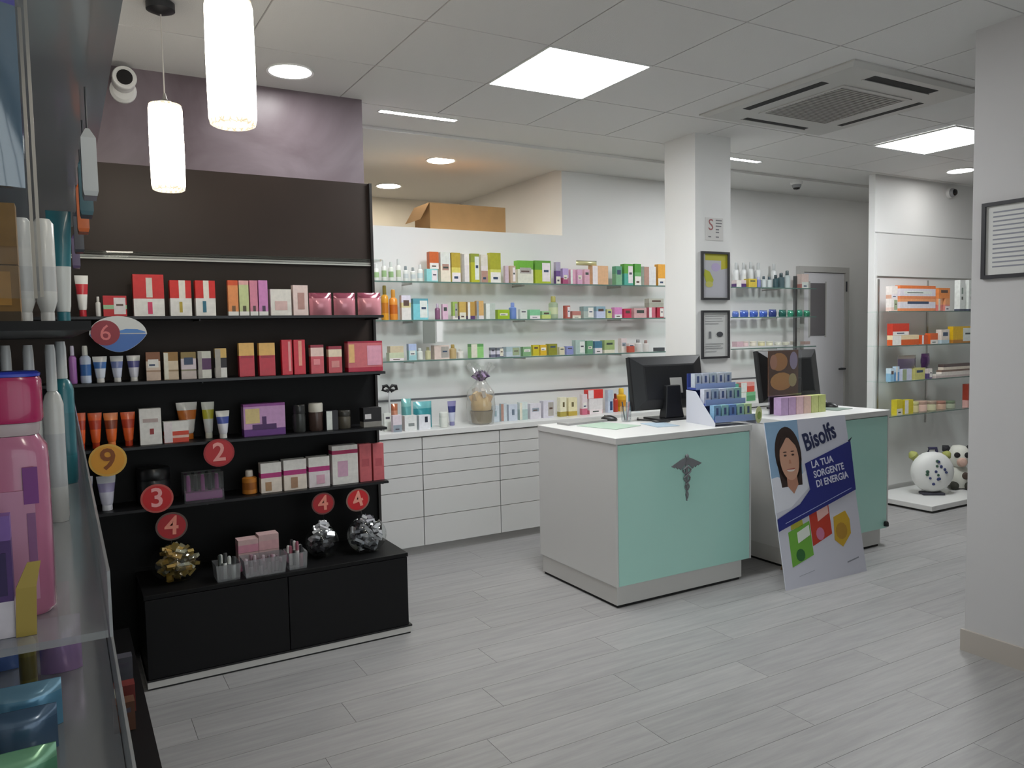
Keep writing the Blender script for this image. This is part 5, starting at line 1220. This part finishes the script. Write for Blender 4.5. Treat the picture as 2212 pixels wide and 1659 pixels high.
for R, z, amp in ((.090, .0, .002), (.108, .12, .006), (.100, .24, .008), (.030, .335, .006), (.062, .39, .014), (.098, .45, .022)):
    wr.append([((R+amp*math.sin(7*a*math.pi/16+z*9))*math.cos(a*math.pi/16), (R+amp*math.sin(7*a*math.pi/16+z*9))*math.sin(a*math.pi/16), z+(.018*math.sin(5*a*math.pi/16) if z > .44 else 0)) for a in range(32)])
MB().rings(wr, cap=False).build('clear_wrap', cello, gb, smooth=True)
bt = thing('ribbon_bow', 'black ribbon bow on a pale stand at worktop left end', 'bow', (1.945, 5.10, .8505))
MB().lathe([(.03, 0), (.03, .006), (.006, .012), (.006, .27)], n=12).build('stand', mat('#d4d6d6', rough=.4), bt, smooth=True)
for s in (-1, 1):
    MB().tube([(0, -.01, .285), (s*.022, -.012, .305), (s*.045, -.012, .30), (s*.052, -.012, .275), (s*.03, -.012, .268), (0, -.01, .283)], [.006, .011, .013, .011, .009, .006], n=6).build('loop', mat('#141416', rough=.5), bt, smooth=True)
    MB().tube([(0, -.01, .283), (s*.018, -.012, .258)], [.006, .008], n=6).build('tail', mat('#141416', rough=.5), bt)

# ================================================================== left display: clear shelving right beside the camera
lu = thing('left_display', 'clear and smoky acrylic shelving close to the camera on left', 'display unit', (0, 0, 0))
pbox('back_panel', -.49, -.47, .45, 3.60, .30, 2.5, mat('#6f7276', rough=.5), lu)
pbox('top_shelf', -.469, .092, .45, 3.55, 1.95, 1.962, smoke_acr, lu)
pbox('eye_level_shelf', -.469, .028, .95, 3.55, 1.512, 1.522, black_shelf, lu)
pbox('clear_shelf', -.469, .027, .90, 3.5, 1.192, 1.200, frost_acr, lu)
pbox('clear_shelf', -.469, .036, .55, 3.5, 1.042, 1.050, frost_acr, lu)
pbox('front_lip', .0285, .0315, .90, 3.5, 1.192, 1.262, frost_acr, lu)
pbox('front_lip', .0375, .0405, .60, 3.5, 1.042, 1.105, frost_acr, lu)
for y_, x_ in ((1.22, -.020), (1.26, -.028)):
    pbox('acrylic_edge', x_-.002, x_+.002, y_, y_+.004, 1.56, 1.949, mat('#b9b4aa', rough=.3), lu)
pbox('clear_divider', -.30, -.031, 1.262, 1.265, 1.56, 1.949, clear_acr, lu)
pbox('end_post', -.469, -.44, 3.50, 3.53, .30, 1.95, alu, lu)
bx_ = MB().box(-.469, .185, .45, 3.58, .05, .30).build('base', black_lam, lu)
pbox('plinth', -.469, .20, .45, 3.585, 0, .0495, mat('#1d1d1f', rough=.5), lu)

def standing(o, label, cat, loc, group=None, rz=0):
    o.location = loc; o.rotation_euler = (0, 0, rz); tag(o, label, cat, group); return o
# eye-level shelf goods
ez = 1.5225
for i, px in enumerate((-.080, -.049, -.018)):
    t = thing('lotion_bottle', 'white bottle standing on its cap on the eye-level shelf, %s from left' % ORD[i], 'bottle', (px, 1.5, ez), 0, 'white upside-down bottles near camera')
    MB().lathe([(.0095, 0), (.010, .002), (.010, .026)], n=16).build('cap', plastic('#d8d8d6'), t, smooth=True)
    MB().lathe([(.0095, .0262), (.0150, .044), (.0154, .06), (.0154, .10), (.0154, .17), (.010, .178)], n=18, mis=[0, 0, 1, 0, 0]).build('bottle_body', [plastic('#d2d3d1'), plastic('#bfc1c2')], t, smooth=True)
o, _ = make_tube(.046, .03, .25, ['#d5d8d6', '#2f7480', '#2f7480']); o.name = 'cosmetic_tube'
standing(o, 'teal tube with white cap on the near eye-level shelf', 'tube', (.006, 1.9, ez))
for (yc, c, nm) in ((1.60, '#b4b9bc', 'pale grey'), (1.84, '#2f5a66', 'dark teal'), (2.12, '#d2672a', 'orange'), (2.60, '#2f3440', 'dark navy'), (3.15, '#5a4a72', 'violet')):
    t = thing('hanging_pack', '%s pack hanging on a hook below the smoky upper shelf' % nm, 'pack', (.057, yc, 1.755), 0, 'packs hung below the smoky shelf')
    MB().rings([[(-a, -b_, z), (a, -b_, z), (a, b_, z), (-a, b_, z)] for a, b_, z in ((.010, .03, 0), (.012, .032, .008), (.012, .032, .10), (.003, .012, .12))]).build('pack_body', plastic(c), t)
    MB().tube([(0, 0, .12), (0, 0, .1945)], .002, n=6).build('hook', steel, t)
o, _ = make_box(0, 0, 0, .10, .04, .085, [('#4a3a22', .25), ('#8a6428', .75)], {'m': [('#b8863a', .1, .9, .35, .9)]}); o.name = 'carton'
standing(o, 'amber brown carton behind clear blister near the top left', 'carton', (-.098, 1.30, 1.522+.0005))
o, _ = make_box(0, 0, 0, .10, .04, .085, [('#8a6428', .3), ('#9c7430', .7)], {}); o.name = 'carton'
standing(o, 'amber carton stacked on a brown carton near top left', 'carton', (-.098, 1.30, 1.522+.087))
# hanging blister bags near the camera
def blister(x, y, z, w, h, c, label, c2='#8fa8c0'):
    t = thing('blister_bag', label, 'bag', (x, y, z)); 
    o, _ = make_pouch(w, .03, h, [c, c2]); o.name = 'bag_body'; o.parent = t
    o.data.materials[0] = glass('bag_film_'+label[:6].replace(' ', '_'), tint=srgb(c), clear=.7, rough=.1, haze=.45, haze_col=srgb(c))
    MB().box(-w*.3, w*.3, .012, .018, h*.25, h*.6).build('insert_card', mat(c2, rough=.5), t)
    MB().tube([(0, .015, h), (0, .015, h+.04)], .002, n=6).build('hook', steel, t)
    return t
blister(-.075, .95, 1.66, .10, .245, '#5f7f98', 'blue plastic blister bag hanging at the top left corner', '#5a58a0')
# shelf below eye level
for i, px in enumerate((-.080, -.049, -.018)):
    o, _ = make_bottle(.0305, .0305, .295, ['#c9cac8', '#d2d3d2', '#b8babc']); o.name = 'bottle'
    standing(o, 'white bottle under the near eye-level shelf, %s from left' % ORD[i], 'bottle', (px, 1.5, 1.2005), 'white bottles near camera')
o, _ = make_bottle(.042, .042, .30, ['#2f7480', '#c9cccc', '#2a6a76']); o.name = 'bottle'
standing(o, 'teal bottle with white cap under the near eye-level shelf', 'bottle', (-.004, 1.9, 1.2005))
# large pink bottle
pk = thing('pink_bottle', 'large pink bottle with crimson cap nearest the camera on left', 'bottle', (-.064, 1.02, 1.2005))
def sq(r, z, e=.55, n=24):
    pts = []
    for i in range(n):
        a = 2*math.pi*i/n; c, s = math.cos(a), math.sin(a)
        pts.append((r*math.copysign(abs(c)**e, c), .75*r*math.copysign(abs(s)**e, s), z))
    return pts
pinkm = mat('#b8708f', rough=.18, coat=.4)
MB().rings([sq(.040, 0), sq(.045, .006), sq(.045, .17), sq(.044, .185), sq(.036, .198)]).build('bottle_body', pinkm, pk, smooth=True)
MB().rings([sq(.0362, .1985), sq(.038, .203), sq(.038, .212)]).build('neck_band', mat('#b9a9ac', rough=.3), pk, smooth=True)
MB().rings([sq(.0405, .2125), sq(.042, .216), sq(.042, .258), sq(.040, .262)]).build('cap', mat('#b0245e', rough=.25, coat=.3), pk, smooth=True)
MB().rings([sq(.041, .2625), sq(.0415, .2655), sq(.038, .268)]).build('cap_rim', mat('#3a4ac0', rough=.25), pk, smooth=True)
MB().box(-.020, .030, -.0352, -.0340, .02, .14).build('label', mat('#c08aa6', rough=.4), pk)
MB().box(.020, .034, -.0358, -.0353, .125, .165).build('label_mark', mat('#7a3a82', rough=.4), pk)
text('PINK', .016, mat('#6a4a72', rough=.4), pk, (.026, -.0362, .085), (math.pi/2, math.pi/2, 0), name='label_print') if False else MB().box(.022, .030, -.0358, -.0353, .05, .115).build('label_print', mat('#8a5a86', rough=.4), pk)
# purple and white pack with a gold edge in front
o, _ = make_box(0, 0, 0, .05, .02, .125, [('#c9c4ce', .3), ('#4a2f6a', .5), ('#7a5aa0', .2)], {'m': [('#2f2050', .2, .9, .35, .7)]}); o.name = 'carton'
standing(o, 'purple and white pack in front of the large pink bottle', 'carton', (-.080, .93, 1.2005))
o = MB().rings([[(-.009, -.004, 0), (.009, -.004, 0), (.009, .004, 0), (-.009, .004, 0)], [(-.007, -.004, .05), (.011, -.004, .05), (.011, .004, .05), (-.007, .004, .05)], [(.004, -.001, .075), (.016, -.001, .075), (.016, .001, .075), (.004, .001, .075)]]).build('gold_sachet', mat('#a8934a', rough=.3, metal=.3))
standing(o, 'slim gold sachet leaning before the large pink bottle', 'sachet', (-.046, .93, 1.2005))
# lower clear shelf goods
lz = 1.0505
for (nm, w, h, c, c2, x, y, lab, cat) in (
    ('soft_pack', .07, .11, '#5a78b8', '#7a94c8', -.095, 1.25, 'blue soft pack at the left end of the lowest clear shelf', 'pouch'),
    ('soft_pack', .055, .09, '#a0486a', '#b8788f', -.036, 1.32, 'dark pink soft pack on the lowest clear shelf', 'pouch'),
    ('soft_pack', .05, .075, '#a888b4', '#b89cc0', -.022, 1.20, 'lilac soft pack on the lowest clear shelf', 'pouch'),
    ('soft_pack', .075, .055, '#6aa4c4', '#8ab8d0', -.058, 1.03, 'light blue soft pack on the lowest clear shelf', 'pouch'),
    ('soft_pack', .07, .05, '#4a6480', '#5a7490', -.06, .97, 'slate blue soft pack on the lowest clear shelf', 'pouch'),
    ('soft_pack', .075, .055, '#5f9a78', '#7ab08c', -.062, .86, 'green soft pack nearest the camera on lowest clear shelf', 'pouch')):
    o, _ = make_pouch(w, .035, h, [c, c2]); o.name = nm
    standing(o, lab, cat, (x, y, lz))
o, _ = make_bottle(.02, .02, .10, ['#6a5f28', '#7a6f32', '#5a5024']); o.name = 'bottle'
standing(o, 'small olive gold bottle on the lowest clear shelf', 'bottle', (-.058, 1.16, lz))
# low goods on the dark base
for i, (c, x, y) in enumerate((('#6a2a26', .12, 2.75), ('#5a3a2a', .11, 2.62), ('#4a4a52', .13, 3.0))):
    o, _ = make_box(0, 0, 0, .06, .05, .09, [(c, 1)], {}); o.name = 'carton'
    standing(o, '%s carton standing on the black base at lower left' % ('dark red', 'dark brown', 'dark grey')[i], 'carton', (x, y, .3005))
